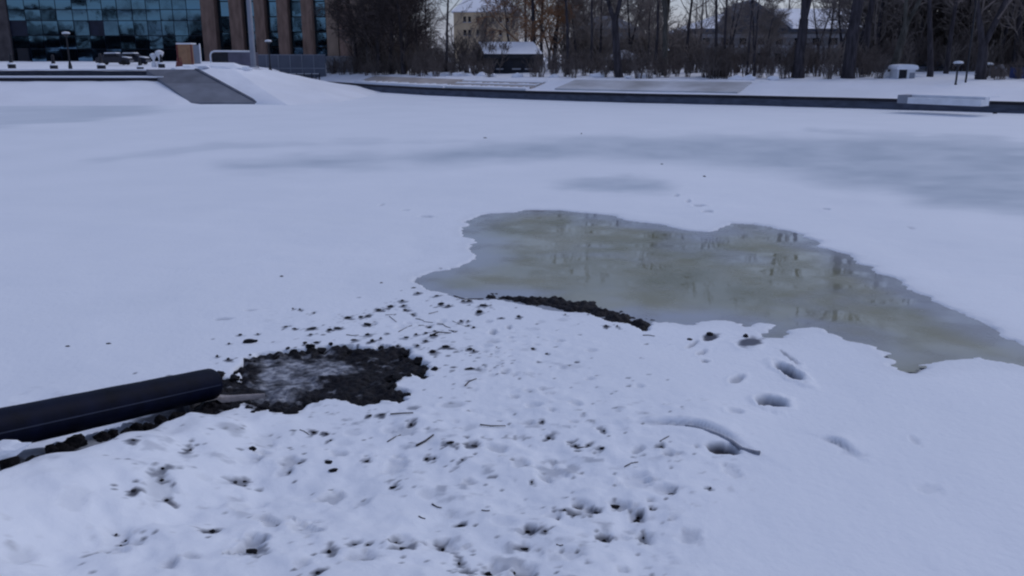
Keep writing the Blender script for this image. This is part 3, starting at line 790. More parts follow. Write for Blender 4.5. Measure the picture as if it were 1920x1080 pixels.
for k in range(30):
    f_ = rng.uniform(0.0, 1.0); q_ = rng.uniform(0.06, 0.33)
    a_ = PIPE_A + (PIPE_B - PIPE_A) * f_
    dxy = Vector((pdir.x, pdir.y, 0)).normalized(); nq = Vector((-dxy.y, dxy.x, 0))
    p = a_ + nq * q_; s = rng.choice([0.03, 0.045, 0.06, 0.09]) * rng.uniform(0.8, 1.2)
    o = bpy.data.objects.new('mud_clod', rng.choice(CLODS)); COL.objects.link(o)
    o.location = (p.x, p.y, gz(p.x, p.y) + s * 0.1); o.scale = (s * 1.4, s, s * 0.9)
    o.rotation_euler = (rng.uniform(-.4, .4), rng.uniform(-.4, .4), rng.uniform(0, 6))
    tag(o, 'dark mud clod wedged in the gully under the black pipe', 'mud clod', 'mud clods under the pipe')
# a block of snow leaning against the pipe
def snow_block():
    t = 5.45; r_ = ray(22, 842); p = Vector((r_[0] * t, r_[1] * t, CAM_Z + r_[2] * t))
    me = lumpy(55, M['snow'], 0.8)
    o = bpy.data.objects.new('snow_lump', me); COL.objects.link(o)
    o.location = (p.x - 0.08, p.y, p.z - 0.02); o.scale = (0.34, 0.16, 0.13); o.rotation_euler = (0, -0.25, 0.35)
    tag(o, 'whitish lump of hard snow propped against the side of the black pipe', 'snow lump')
snow_block()
# twigs and the half-buried branch
def stick(name, pts, r0, r1, label, cat, lift=0.01, m=None, group=None):
    P = []
    for x, y in pts:
        p = on_ground(x, y); p.z = gz(p.x, p.y) + lift; P.append(p)
    b = MB(); n = len(P)
    o0 = P[0]
    b.tube([p - o0 for p in P], [r0 + (r1 - r0) * k / (n - 1) for k in range(n)], 6)
    o = b.build(name, m or M['twig'], None, True); o.location = o0
    tag(o, label, cat, group)
stick('twig', [(781,837),(797,829),(813,820)], 0.009, 0.006, 'short straight dark twig lying slantwise on the trampled snow', 'twig')
stick('twig', [(872,726),(880,718),(894,713)], 0.006, 0.004, 'thin curved grey twig on smooth snow beyond the mud hole', 'twig')
stick('twig', [(900,800),(920,801),(948,799)], 0.006, 0.004, 'long thin pale twig lying level in the trampled snow', 'twig')
stick('twig', [(732,780),(755,780),(775,781)], 0.006, 0.005, 'thin dark twig lying level just in front of the mud hole', 'twig')
stick('twig', [(807,632),(822,624),(846,625)], 0.010, 0.004, 'bent dark twig among the clods behind the mud hole', 'twig')
stick('twig', [(851,557),(872,562),(905,559),(925,550)], 0.008, 0.006, 'forked dark twig at the tip of the puddle shore', 'twig')
stick('branch', [(1285,801),(1305,805),(1330,813),(1352,822),(1372,832),(1390,842),(1415,850),(1425,852)], 0.010, 0.022, 'curved grey branch half buried in the snow above a dark hollow', 'branch', 0.002, M['branch'])

TWIG_GROUP = 'thin twigs scattered on the snow'
for _ in range(26):
    x = rng.uniform(420, 1250); y = rng.uniform(690, 1050) if rng.random() < 0.6 else rng.uniform(575, 650)
    if y < 655: x = rng.gauss(800, 110)
    elif x < 820 and y < 790: continue
    l = rng.uniform(9, 26); a = rng.gauss(0, 0.35)
    stick('twig', [(x, y), (x + l * 0.5, y - l * 0.5 * math.sin(a) + rng.uniform(-1.5, 1.5)), (x + l, y - l * math.sin(a))], rng.uniform(0.003, 0.006), 0.003, 'thin dark twig scattered over the snow around the mud hole', 'twig', 0.004, None, TWIG_GROUP)

# ================================================================ FAR BANK
WALL_PX = [(590,163),(700,172),(800,178.5),(1000,187),(1200,193),(1400,197.5),(1600,203),(1800,209),(1960,214)]
WALL = [Vector((-27.0, 97.5, 0))] + [at_z(x, y, 0) for x, y in WALL_PX] + [Vector((45, 36.5, 0)), Vector((90, 10, 0))]
NV = Vector((0.50, 0.866, 0)); MV = Vector((0.866, -0.50, 0))
_wm = np.array([w.dot(MV) for w in WALL]); _wn = np.array([w.dot(NV) for w in WALL])
_s = np.array([0, 1.0, 4.5, 12, 30, 80, 500]); _z = np.array([0.56, 0.66, 1.22, 1.56, 1.95, 2.15, 2.45])
def park_z(x, y):
    m = x * MV.x + y * MV.y; n = x * NV.x + y * NV.y
    s = n - np.interp(m, _wm, _wn)
    return np.interp(s, _s, _z)
mm = np.interp(np.linspace(0, 1, 260), np.linspace(0, 1, len(_wm)), _wm)
ss = np.concatenate([[0.0], np.arange(0.4, 9, 0.35), np.geomspace(9, 420, 30)])
MG, SG = np.meshgrid(mm, ss)
NG = np.interp(MG, _wm, _wn) + SG
X = MG * MV.x + NG * NV.x; Y = MG * MV.y + NG * NV.y
Z = np.interp(SG, _s, _z) + 0.06 * fbm(X / 1.5, Y / 1.5, 4, 101) * sstep(0.2, 2, SG) + 0.15 * sstep(4, 5, SG) * sstep(8, 5.5, SG) * np.clip(fbm(X / 1.1, Y / 1.1, 3, 102), 0, 1)
tag(np_mesh('park_ground', np.stack([X, Y, Z], -1).reshape(-1, 3), grid_faces(*X.shape), M['snow_far']), kind='structure')

# quay wall along the pond edge: grey face and dark coping
def polyline_wall(name, P, z0, z1, th, m, parent, out=0.0):
    b = MB()
    Q = [p + NV * (-out) for p in P]; R = [p + NV * th for p in P]
    n = len(P); base = len(b.v)
    for q, r_ in zip(Q, R):
        b.v += [(q.x, q.y, z0), (q.x, q.y, z1), (r_.x, r_.y, z1), (r_.x, r_.y, z0)]
    for k in range(n - 1):
        a = base + k * 4; c = a + 4
        for i in range(4):
            j = (i + 1) % 4
            b.f.append((a + i, a + j, c + j, c + i))
    b.f.append((base + 3, base + 2, base + 1, base)); e = base + (n - 1) * 4; b.f.append((e, e + 1, e + 2, e + 3))
    return b.build(name, m, parent)
def dense(P, k=6):
    out = []
    for a, b_ in zip(P[:-1], P[1:]):
        for i in range(k): out.append(a.lerp(b_, i / k))
    return out + [P[-1]]
qw = empty('quay_wall', WALL[4])
tag(qw, 'low dark concrete quay wall running along the far edge of the pond', 'wall')
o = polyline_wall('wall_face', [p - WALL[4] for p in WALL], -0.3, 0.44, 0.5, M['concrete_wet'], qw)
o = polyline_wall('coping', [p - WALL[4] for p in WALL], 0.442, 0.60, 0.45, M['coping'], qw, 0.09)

# revetment slabs on the slope above the wall
def slab(m0px, m1px, s0, s1, m, name, label, cat='concrete slab', th=0.10, snow=None):
    P0 = at_z(m0px[0], m0px[1], 0.55); P1 = at_z(m1px[0], m1px[1], 0.55)
    ma, mb = P0.dot(MV), P1.dot(MV)
    nm = 14; rows = []
    t = empty(name, P0); tag(t, label, cat)
    def sheet_on(sa, sb, zo, mat_, nm_, nam, jag=0.0):
        V = []; Fc = []
        for k in range(nm_ + 1):
            m_ = ma + (mb - ma) * k / nm_
            n0 = float(np.interp(m_, _wm, _wn))
            ja = jag * rng.uniform(-1, 1)
            for s_, dz in ((sa, -0.15), (sa, zo), (sb + ja, zo), (sb + ja, -0.15)):
                z = float(np.interp(s_, _s, _z)) + dz
                p = MV * m_ + NV * (n0 + s_)
                V.append((p.x - P0.x, p.y - P0.y, z - P0.z))
        for k in range(nm_):
            for i in range(4):
                a = k * 4 + i; b2 = k * 4 + (i + 1) % 4
                Fc.append((a, b2, b2 + 4, a + 4))
        Fc.append((3, 2, 1, 0)); e = nm_ * 4; Fc.append((e, e + 1, e + 2, e + 3))
        return mesh_obj(nam, V, Fc, mat_, t)
    sheet_on(s0, s1, th, m, nm, 'slab_face')
    if snow:
        for sa, sb in snow: sheet_on(sa, sb, th + 0.05, M['snow_far'], 40, 'snow_cover', 0.25)
slab((560,161), (752,170), 1.3, 3.6, M['slab_beige'], 'revetment_slab', 'beige concrete slab on the pond slope nearest the ornate railing', snow=[(0.5, 1.25)])
slab((760,170), (902,177), 1.2, 3.4, M['slab_beige'], 'revetment_slab', 'beige concrete slab with snow ledges, before the small snowy roofed pavilion', snow=[(1.9, 2.3), (2.9, 3.7), (0.4, 1.1)])
slab((945,179), (1310,189), 1.1, 4.4, M['slab_grey'], 'revetment_slab', 'long frosted grey concrete slab on the slope with a dark end edge')
# white stair block
def stair_block():
    P0 = at_z(1672, 196, 0.55); P1 = at_z(1835, 203, 0.55)
    ang = math.atan2(P1.y - P0.y, P1.x - P0.x); L = (P1 - P0).length
    t = empty('landing_steps', P0 + NV * 2.3 + Vector((0, 0, 0.27)), ang)
    tag(t, 'low white concrete landing with two steps above the quay wall', 'steps')
    MB().box(0.55, L, 0.0, 0.45, -0.3, 0.02).build('step', M['white'], t)
    MB().box(0.55, L, 0.452, 1.0, -0.3, 0.12).build('step', M['white'], t)
    MB().box(0.0, 0.548, -0.02, 1.1, -0.3, 0.14).build('end_block', M['steel'], t)
    MB().box(0.5, L, 0.455, 2.2, 0.122, 0.17).build('snow_cover', M['snow_far'], t)
stair_block()

# ---------------------------------------------------------------- left quay, ramp and snow slopes
LG = [  # front, middle, far of the raised ground around the glass building
    [(-220, 61.6, 2.0), (-220, 100, 2.3), (-320, 430, 2.6)],
    [(-60, 61.6, 2.0), (-70, 100, 2.3), (-150, 430, 2.6)],
    [(-25.6, 61.6, 2.0), (-42, 100, 2.3), (-40, 430, 2.6)],
    [(-22.2, 61.4, 2.02), (-36, 100, 2.25), (20, 430, 2.6)],
    [(-20.2, 63, 2.25), (-31, 101, 2.1), (70, 430, 2.5)],
    [(-18.6, 68, 1.95), (-28.5, 103, 1.7), (110, 430, 2.5)],
    [(-22.5, 84, 1.5), (-27, 105, 1.4), (150, 430, 2.5)]]
def loft(cols, nu, nv, amp, scale, seed, name, m, power=1.0):
    C = np.array(cols)                           # (k, r, 3)
    k, r_, _ = C.shape
    u = np.linspace(0, k - 1, nu); v_ = np.linspace(0, 1, nv) ** power * (r_ - 1)
    A = np.stack([np.stack([np.interp(u, np.arange(k), C[:, j, c]) for c in range(3)], -1) for j in range(r_)], 0)   # (r, nu, 3)
    G = np.stack([np.stack([np.array([np.interp(vv, np.arange(r_), A[:, i, c]) for i in range(nu)]) for c in range(3)], -1) for vv in v_], 0)
    G[..., 2] += amp * fbm(G[..., 0] / scale, G[..., 1] / scale, 4, seed)
    o = np_mesh(name, G.reshape(-1, 3), grid_faces(nv, nu), m)
    return tag(o, kind='structure')
loft(LG, 160, 60, 0.08, 2.5, 201, 'quay_ground', M['snow_far'], 1.8)
# snow slope left of the ramp (under the lower quay ledge), from the ledge down to the ice
SB = [[(-220, 60.0, 1.32), (-220, 57, 0.55), (-220, 53.0, -0.05)],
      [(-40, 60.0, 1.32), (-40, 57, 0.6), (-40, 53.5, -0.05)],
      [(-24.0, 60.0, 1.36), (-22.5, 58, 0.72), (-21.0, 54.8, -0.05)],
      [(-23.4, 59.6, 1.30), (-21.9, 58.0, 0.66), (-19.8, 55.8, -0.06)]]
loft(SB, 120, 40, 0.05, 1.6, 202, 'snow_slope', M['snow_far'])
# headland of snow to the other side of the ramp
HB = [[(-22.1, 61.42, 2.02), (-19.4, 59.0, 1.0), (-16.55, 56.3, -0.02)],
      [(-20.2, 63.0, 2.32), (-17.4, 59.5, 1.15), (-13.9, 54.6, -0.06)],
      [(-18.4, 66.5, 1.98), (-14.6, 64.0, 0.9), (-11.5, 58.5, -0.06)],
      [(-17.6, 72.5, 1.45), (-13.6, 70.5, 0.72), (-10.8, 66.0, -0.06)],
      [(-19.0, 82.0, 0.9), (-14.0, 78.5, 0.42), (-10.8, 75.0, -0.06)],
      [(-22.5, 86.0, 1.35), (-18.0, 85.0, 0.3), (-14, 82.0, -0.1)]]
loft(HB, 150, 60, 0.05, 1.6, 203, 'snow_headland', M['snow_far'])
# snow backing behind the ridge down to the railing
HC = [[(-20.2, 63.0, 2.32), (-20.6, 66, 2.0)], [(-18.4, 66.5, 1.98), (-19.2, 70, 1.8)], [(-17.6, 72.5, 1.45), (-20.0, 75, 1.5)], [(-19.0, 82.0, 0.9), (-22.5, 84, 1.5)], [(-22.5, 86.0, 1.35), (-27, 97, 1.0)]]
loft(HC, 60, 20, 0.04, 1.6, 204, 'snow_hollow', M['snow_far'])
# snow heaps piled at the head of the ramp
HEAPS = [(355,122,62.4,1.0,0.35),(385,121,62.8,1.2,0.5),(415,120,63.2,1.4,0.55),(440,124,63.6,1.2,0.45),(470,131,65,1.1,0.3),(330,125,62.5,0.8,0.2),(500,136,66.5,1.2,0.25)]
for (x, y, Yd, w, h) in HEAPS:
    p = at_y(x, y + 8, Yd)
    o = bpy.data.objects.new('snow_heap', lumpy(int(x), M['snow_far'], 0.6)); COL.objects.link(o)
    o.location = (p.x, p.y, p.z); o.scale = (w * 2.2, w * 1.6, h * 2.4)
    tag(o, 'rough heap of cleared snow at the head of the concrete ramp', 'snow heap', 'snow heaps by the ramp')

# the bare concrete ramp
def ramp():
    T0, T1 = Vector((-25.5, 61.4, 2.0)), Vector((-22.15, 61.4, 2.0))
    B1, B0 = Vector((-16.6, 56.4, 0.0)), Vector((-20.6, 56.0, 0.02))
    t = empty('slipway', T0); tag(t, 'bare grey concrete slipway sloping from the quay down to the ice', 'ramp')
    b = MB(); n = 16
    for k in range(n + 1):
        f_ = k / n; fz = f_ ** 0.92
        l = T0.lerp(B0, f_); r_ = T1.lerp(B1, f_)
        b.v += [tuple(l - T0 + Vector((0, 0, -0.5))), tuple(l - T0 + Vector((0, 0, 0.10))), tuple(r_ - T0 + Vector((0, 0, 0.10))), tuple(r_ - T0 + Vector((0, 0, -0.5)))]
    for k in range(n):
        for i in range(4):
            a = k * 4 + i; c = k * 4 + (i + 1) % 4
            b.f.append((a, c, c + 4, a + 4))
    b.f.append((3, 2, 1, 0)); e = n * 4; b.f.append((e, e + 1, e + 2, e + 3))
    o = b.build('ramp_slab', M['concrete'], t)
    o.data.materials.append(M['concrete_damp'])
    for pi, p in enumerate(o.data.polygons):
        if p.center.z > -0.72 + 0.05 * math.sin(p.center.x * 3): p.material_index = 1
    k = MB()
    d = (B1 - T1)
    k.prism([T1 - T0 + Vector((0.02, 0, -0.3)), T1 - T0 + Vector((0.02, 0, 0.16)), B1 - T0 + Vector((0.02, 0, 0.13)), B1 - T0 + Vector((0.02, 0, -0.3))], (0.22, 0.1, 0))
    k.build('kerb', M['concrete_wet'], t)
ramp()
# stepped quay ledges to the left
lq = empty('quay_ledge', (-60, 60, 0)); tag(lq, 'lower snowy quay ledge with a dark face beside the concrete slipway', 'quay')
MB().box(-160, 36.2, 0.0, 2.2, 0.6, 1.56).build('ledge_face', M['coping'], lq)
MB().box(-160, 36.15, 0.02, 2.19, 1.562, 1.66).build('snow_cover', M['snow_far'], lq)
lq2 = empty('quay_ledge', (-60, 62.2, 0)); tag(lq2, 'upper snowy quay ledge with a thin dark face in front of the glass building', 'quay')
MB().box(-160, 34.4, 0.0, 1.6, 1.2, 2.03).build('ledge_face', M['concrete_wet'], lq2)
MB().box(-160, 34.35, 0.02, 1.62, 2.032, 2.10).build('snow_cover', M['snow_far'], lq2)

# ================================================================ GLASS BUILDING
GB_Y = 118.0
def bx(px): return at_y(px, 105, GB_Y).x
gb = empty('glass_building', (bx(200), GB_Y, 1.6))
tag(gb, 'modern building with a navy glass facade and tall brown brick fins', 'building')
ox, oy, oz = gb.location
def gbx(px, Y=GB_Y): return at_y(px, 105, Y).x - ox
HGT = 19.0
MB().box(gbx(-260), gbx(690), 1.2, 26, 0, HGT).build('wall', M['brick_dark'], gb)
MB().box(gbx(-262), gbx(692), 1.0, 26.2, HGT, HGT + 0.5).build('roof', M['slate'], gb)
MB().box(gbx(-255), gbx(384), 0.25, 1.19, 0, HGT).build('curtain_frame', M['frame'], gb)
cols_px = [26, 57, 86, 115, 145, 173, 200, 228, 256, 282, 308, 331, 357, 384]
rows_z = [0.4, 2.3, 4.0, 5.9, 7.3, 8.6, 9.9, 11.8]
def pane(x0, x1, z0, z1, y, par, name='window_pane'):
    w, h = (x1 - x0) / 2, (z1 - z0) / 2
    rx, rz = rng.gauss(0, 0.0035), rng.gauss(0, 0.008)
    R = Matrix.Rotation(rx, 3, 'X') @ Matrix.Rotation(rz, 3, 'Z')
    V = []
    bow = rng.uniform(-0.012, 0.012)
    n = 3
    for j in range(n):
        for i in range(n):
            u = -1 + 2 * i / (n - 1); v_ = -1 + 2 * j / (n - 1)
            V.append(R @ Vector((u * (w - 0.05), bow * (u * u + v_ * v_ - 1), v_ * (h - 0.05))) + Vector(((x0 + x1) / 2, y, (z0 + z1) / 2)))
    Fq = [(j * n + i, j * n + i + 1, (j + 1) * n + i + 1, (j + 1) * n + i) for j in range(n - 1) for i in range(n - 1)]
    return mesh_obj(name, V, Fq, M['pane'], par, True)
for i in range(len(cols_px) - 1):
    for j in range(len(rows_z) - 1):
        if rng.random() < 0.05 and j < 3: continue
        pane(gbx(cols_px[i]), gbx(cols_px[i + 1]), rows_z[j], rows_z[j + 1], 0.12, gb)
MB().box(gbx(-20), gbx(25), -0.1, 0.249, 0, HGT).build('pillar', M['brick_dark'], gb)
MB().box(gbx(36), gbx(56), -0.3, 0.05, 0.0, 2.4).build('entrance_door', M['black'], gb)
for a, b_ in [(386, 411), (438, 461), (484, 503), (526, 546), (571, 590)]:
    MB().box(gbx(a), gbx(b_), -0.5, 1.19, 0, HGT).build('brick_fin', M['brick'], gb)
fin = [411, 438, 461, 484, 503, 526, 546, 571, 590, 612]
for k in range(0, 10, 2):
    z0 = 0.6
    while z0 < 11:
        pane(gbx(fin[k]), gbx(fin[k + 1]), z0, z0 + 1.9, 0.9, gb); z0 += 1.95
for a, b_, m in [(613, 634, 'facade'), (636, 657, 'brick'), (659, 689, 'facade')]:
    MB().box(gbx(a), gbx(b_), 0.6, 1.19, 0, HGT).build('facade_panel', M[m], gb)

# wood behind the camera: only its reflection shows in the facade - built further below with the trees

# ================================================================ SMALL THINGS ON THE QUAY
def lamp(px, py_base, py_top, Y, label):
    b = at_y(px, py_base, Y); t_ = at_y(px, py_top, Y); H = t_.z - b.z
    t = empty('street_lamp', b); tag(t, label, 'street lamp', 'park lamps along the far bank')
    MB().lathe([(0.14, -0.4), (0.14, 0.1), (0.09, 0.35), (0.06, 0.5), (0.05, H - 0.35), (0.07, H - 0.33), (0.07, H - 0.28)], 10).build('post', M['black'], t, True)
    MB().lathe([(0.08, H - 0.30), (0.22, H - 0.16), (0.24, H - 0.12)], 12).build('lantern', M['black'], t, True)
    MB().lathe([(0.26, H - 0.13), (0.30, H - 0.08), (0.22, H), (0.05, H + 0.03)], 12).build('lamp_cap', M['lamp_white'], t, True)
lamp(132, 127, 60, 66, 'slim black lamp post with white cap in front of the dark glass facade')
lamp(507, 134, 75, 70, 'slim black lamp post with white cap in front of the grey hoarding')
lamp(1790, 171, 115, 54, 'park lamp with white cap beside a thin bare pole near the pond')
lamp(1246, 152, 92, 72, 'park lamp with white cap among the shrubs near the pale barked tree')
lamp(1848, 164, 118, 60, 'park lamp with white cap in front of the forked tree')
def pole(px, pb, pt, Y, r, m, label):
    b = at_y(px, pb, Y); t_ = at_y(px, pt, Y)
    H = (t_.z - b.z) + 3.0
    t = empty('pole', b); tag(t, label, 'pole')
    MB().lathe([(r * 1.15, -0.5), (r, 0.3), (r * 0.8, H)], 10).build('shaft', m, t, True)
    MB().lathe([(r * 1.9, -0.5), (r * 1.9, 0.12), (r * 1.1, 0.2)], 10).build('foot', m, t, True)
pole(476, 128, 0, 74, 0.24, M['steel'], 'tall pale grey pole rising past the brick fins')
pole(1808, 172, 90, 55, 0.06, M['black'], 'thin dark pole beside a park lamp near the pond')

def urn(px, py, Y, s, label):
    p = at_y(px, py, Y)
    t = empty('bollard', p); tag(t, label, 'bollard', 'bollards along the quay edge')
    MB().lathe([(0.30 * s, -0.2), (0.30 * s, 0.10 * s), (0.16 * s, 0.25 * s), (0.10 * s, 0.75 * s), (0.13 * s, 0.82 * s), (0.06 * s, 0.95 * s)], 10).build('post', M['black'], t, True)
    MB().lathe([(0.32 * s, 0.10 * s), (0.26 * s, 0.20 * s), (0.15 * s, 0.25 * s)], 10).build('snow_cap', M['snow_far'], t, True)
urn(22, 123, 64.5, 0.9, 'dark bollard on the upper ledge near the dark pillar of the glass building')
urn(101, 125, 64.5, 0.9, 'dark bollard on the upper ledge between the entrance door and a lamp post')
urn(190, 125, 64.5, 1.0, 'dark bollard on the upper ledge just before the parked car')
urn(263, 128, 63.5, 0.8, 'dark bollard on the upper ledge behind the parked car, near the slipway')
urn(303, 122, 66, 0.8, 'dark bollard between the white urns and the orange booth')

def car(px, py, Y, L, rz, label, snow=True, m='car'):
    p = at_y(px, py, Y)
    t = empty('parked_car', p, rz); tag(t, label, 'car')
    s = L / 4.3
    prof = [(-2.1, 0.3), (-2.15, 0.75), (-1.95, 0.95), (-1.5, 1.0), (-1.0, 1.42), (0.55, 1.45), (1.15, 1.0), (1.95, 0.88), (2.15, 0.65), (2.1, 0.3)]
    W = 0.85
    b = MB(); b.prism([(x * s, -W * s, z * s) for x, z in prof], (0, 2 * W * s, 0)); b.build('body', M[m], t)
    w = MB()
    for y0 in (-W * s - 0.01, W * s - 0.01):
        w.prism([(-1.0 * s, y0, 1.02 * s), (-0.85 * s, y0, 1.34 * s), (0.5 * s, y0, 1.36 * s), (0.95 * s, y0, 1.02 * s)], (0, 0.02, 0))
    w.build('side_window', M['dark_glass'], t)
    for x in (-1.35, 1.35):
        for y in (-W, W - 0.2):
            k = MB(); k.tube([(x * s, y * s - 0.01, 0.32 * s), (x * s, y * s + 0.21 * s, 0.32 * s)], 0.32 * s, 14); k.build('wheel', M['tyre'], t)
    if snow:
        q = MB(); q.prism([(-1.0 * s, -0.8 * s, 1.43 * s), (-0.9 * s, -0.8 * s, 1.56 * s), (0.45 * s, -0.8 * s, 1.58 * s), (0.6 * s, -0.8 * s, 1.46 * s)], (0, 1.6 * s, 0)); q.build('snow_cover', M['snow_far'], t)
        q = MB(); q.prism([(1.2 * s, -0.75 * s, 1.0 * s), (1.25 * s, -0.75 * s, 1.08 * s), (1.95 * s, -0.75 * s, 0.98 * s), (2.0 * s, -0.75 * s, 0.88 * s)], (0, 1.5 * s, 0)); q.build('hood_snow', M['snow_far'], t)
car(216, 122, 80, 3.0, 0.1, 'small dark parked car with snow on roof before the glass facade')
car(250, 121, 84, 3.0, 0.0, 'second dark parked car with snow on top, partly behind the first')
car(1682, 163, 62, 3.2, 0.2, 'parked car almost buried in snow beside the white kiosk', True, 'white')
def vase(px, py, Y, s, label):
    p = at_y(px, py, Y)
    t = empty('garden_urn', p); tag(t, label, 'urn', 'white urns on the quay')
    MB().lathe([(0.25 * s, -0.2), (0.25 * s, 0.15 * s), (0.10 * s, 0.3 * s), (0.12 * s, 0.5 * s), (0.32 * s, 0.85 * s), (0.36 * s, 1.0 * s)], 12).build('bowl', M['white'], t, True)
    MB().lathe([(0.35 * s, 1.0 * s), (0.25 * s, 1.1 * s), (0.06 * s, 1.16 * s)], 12).build('snow_cap', M['snow_far'], t, True)
vase(289, 121, 70, 0.75, 'white stone urn with snow on top, nearer the parked car')
vase(301, 121, 70, 0.95, 'white stone urn with snow on top, nearer the orange booth')
# orange booth with board
def booth():
    p = at_y(349, 121, 68)
    t = empty('booth', p); tag(t, 'small faded orange booth with a pale side panel near the slipway head', 'booth')
    MB().box(-0.52, 0.45, 0, 1.0, 0.0, 1.50).build('wall', M['orange'], t)
    MB().box(-0.60, 0.53, -0.08, 1.08, 1.502, 1.60).build('roof', M['snow_far'], t)
    MB().box(-0.62, -0.53, -0.06, 0.1, 0.0, 1.5).build('post', M['orange_dark'], t)
    MB().box(0.46, 0.54, -0.06, 0.1, 0.0, 1.5).build('post', M['orange_dark'], t)
    MB().box(0.62, 1.12, 0.05, 0.12, 0.0, 1.45).build('side_panel', M['steel'], t)
    MB().box(1.12, 1.18, 0.0, 0.14, 0.0, 1.55).build('panel_post', M['white'], t)
    MB().box(-0.28, 0.22, -0.05, 0.0, 0.12, 1.3).build('door', M['orange'], t)
booth()
def easel():
    p = at_y(338, 133, 63)
    t = empty('sign_stand', p); tag(t, 'rusty red folding stand on the snow at the slipway head', 'stand')
    for x in (-0.22, 0.22):
        MB().tube([(x * 1.4, -0.15, -0.1), (x * 0.5, 0, 0.95)], 0.035, 6).build('leg', M['orange_dark'], t)
    MB().tube([(0, 0.3, -0.1), (0, 0, 0.9)], 0.03, 6).build('leg', M['orange_dark'], t)
    MB().box(-0.18, 0.18, -0.10, -0.06, 0.3, 0.62).build('board', M['orange_dark'], t)
easel()
# grey hoarding
def hoarding(x0, x1, pyt, Y, zb, m, name, label, n, rounded=False):
    a = at_y(x0, 120, Y).x; b_ = at_y(x1, 120, Y).x; zt = at_y((x0 + x1) / 2, pyt, Y).z
    t = empty(name, (a, Y, zb)); tag(t, label, 'fence')
    H = zt - zb; w = (b_ - a) / n
    for k in range(n):
        MB().box(k * w + 0.03, (k + 1) * w - 0.03, 0.0, 0.06, 0.0, H - 0.03).build('sheet_panel', m, t)
        MB().box(k * w - 0.05, k * w + 0.03, -0.03, 0.10, 0.0, H + 0.02).build('post', M['steel'], t)
    MB().box(0, b_ - a, -0.01, 0.09, H - 0.028, H + 0.05).build('top_rail', M['white'] if rounded else M['steel'], t)
    MB().box(0, b_ - a, -0.012, 0.0, H * 0.42, H * 0.46).build('mid_rail', M['steel'], t)
hoarding(478, 611, 103, 92, 0.7, M['fence'], 'hoarding', 'smooth blue grey hoarding below the brick fins', 6)
hoarding(676, 742, 107, 94, 0.7, M['fence_purple'], 'sheet_fence', 'violet grey ribbed sheet fence behind dark trees', 8)
hoarding(612, 676, 106, 95, 0.7, M['greywall'], 'board_fence', 'dull grey board fence between hoarding and violet sheet fence', 5)
def cabin():
    Y = 86; a = at_y(396, 120, Y).x; b_ = at_y(474, 120, Y).x; zt = at_y(430, 96, Y).z; zb = 1.6
    t = empty('site_trailer', (a, Y, zb)); tag(t, 'grey site trailer with a pale rounded top edge and a dark open end', 'trailer')
    H = zt - zb; W = b_ - a
    MB().box(W * 0.42, W, 0, 2, 0, H - 0.1).build('side_wall', M['fence_purple'], t)
    MB().box(0.1, W * 0.418, 0.1, 2, 0, H - 0.15).build('dark_opening', M['black'], t)
    b = MB(); b.tube([(0, 0, 0), (0, 0, H - 0.35), (0.12, 0, H - 0.12), (0.4, 0, H), (W, 0, H - 0.02)], 0.09, 8); b.build('rim', M['white'], t, True)
cabin()
# ornate railing
def railing():
    Y = 88.0; P0 = at_y(543, 158, Y); P1 = at_y(600, 160, Y)
    t = empty('railing', P0); tag(t, 'dark wrought iron railing with scrollwork at the corner of the pond', 'railing')
    L = P1.x - P0.x; H = 0.95
    f_ = MB()
    for z in (0.08, H): f_.tube([(0, 0, z), (L, 0, z)], 0.045, 6)
    f_.build('rail', M['black'], t)
    n = 4
    for k in range(n + 1):
        MB().tube([(L * k / n, 0, -0.5), (L * k / n, 0, H + 0.1)], 0.05, 6).build('post', M['black'], t)
    for k in range(n):
        s = MB(); cx = L * (k + 0.5) / n
        for sg in (-1, 1):
            pts = []
            for i in range(22):
                a = i * 0.48; r_ = 0.27 - i * 0.010
                pts.append((cx + sg * (0.27 - 0.0) * 0 + sg * (0.12 + r_ * math.cos(a) * 0.8), 0, H * 0.52 + r_ * math.sin(a) * 1.3))
            s.tube(pts, 0.028, 5)
        s.build('scrollwork', M['black'], t)
    MB().box(0, L, 0.05, 0.08, H + 0.04, H + 0.10).build('snow_cover', M['snow_far'], t)
railing()

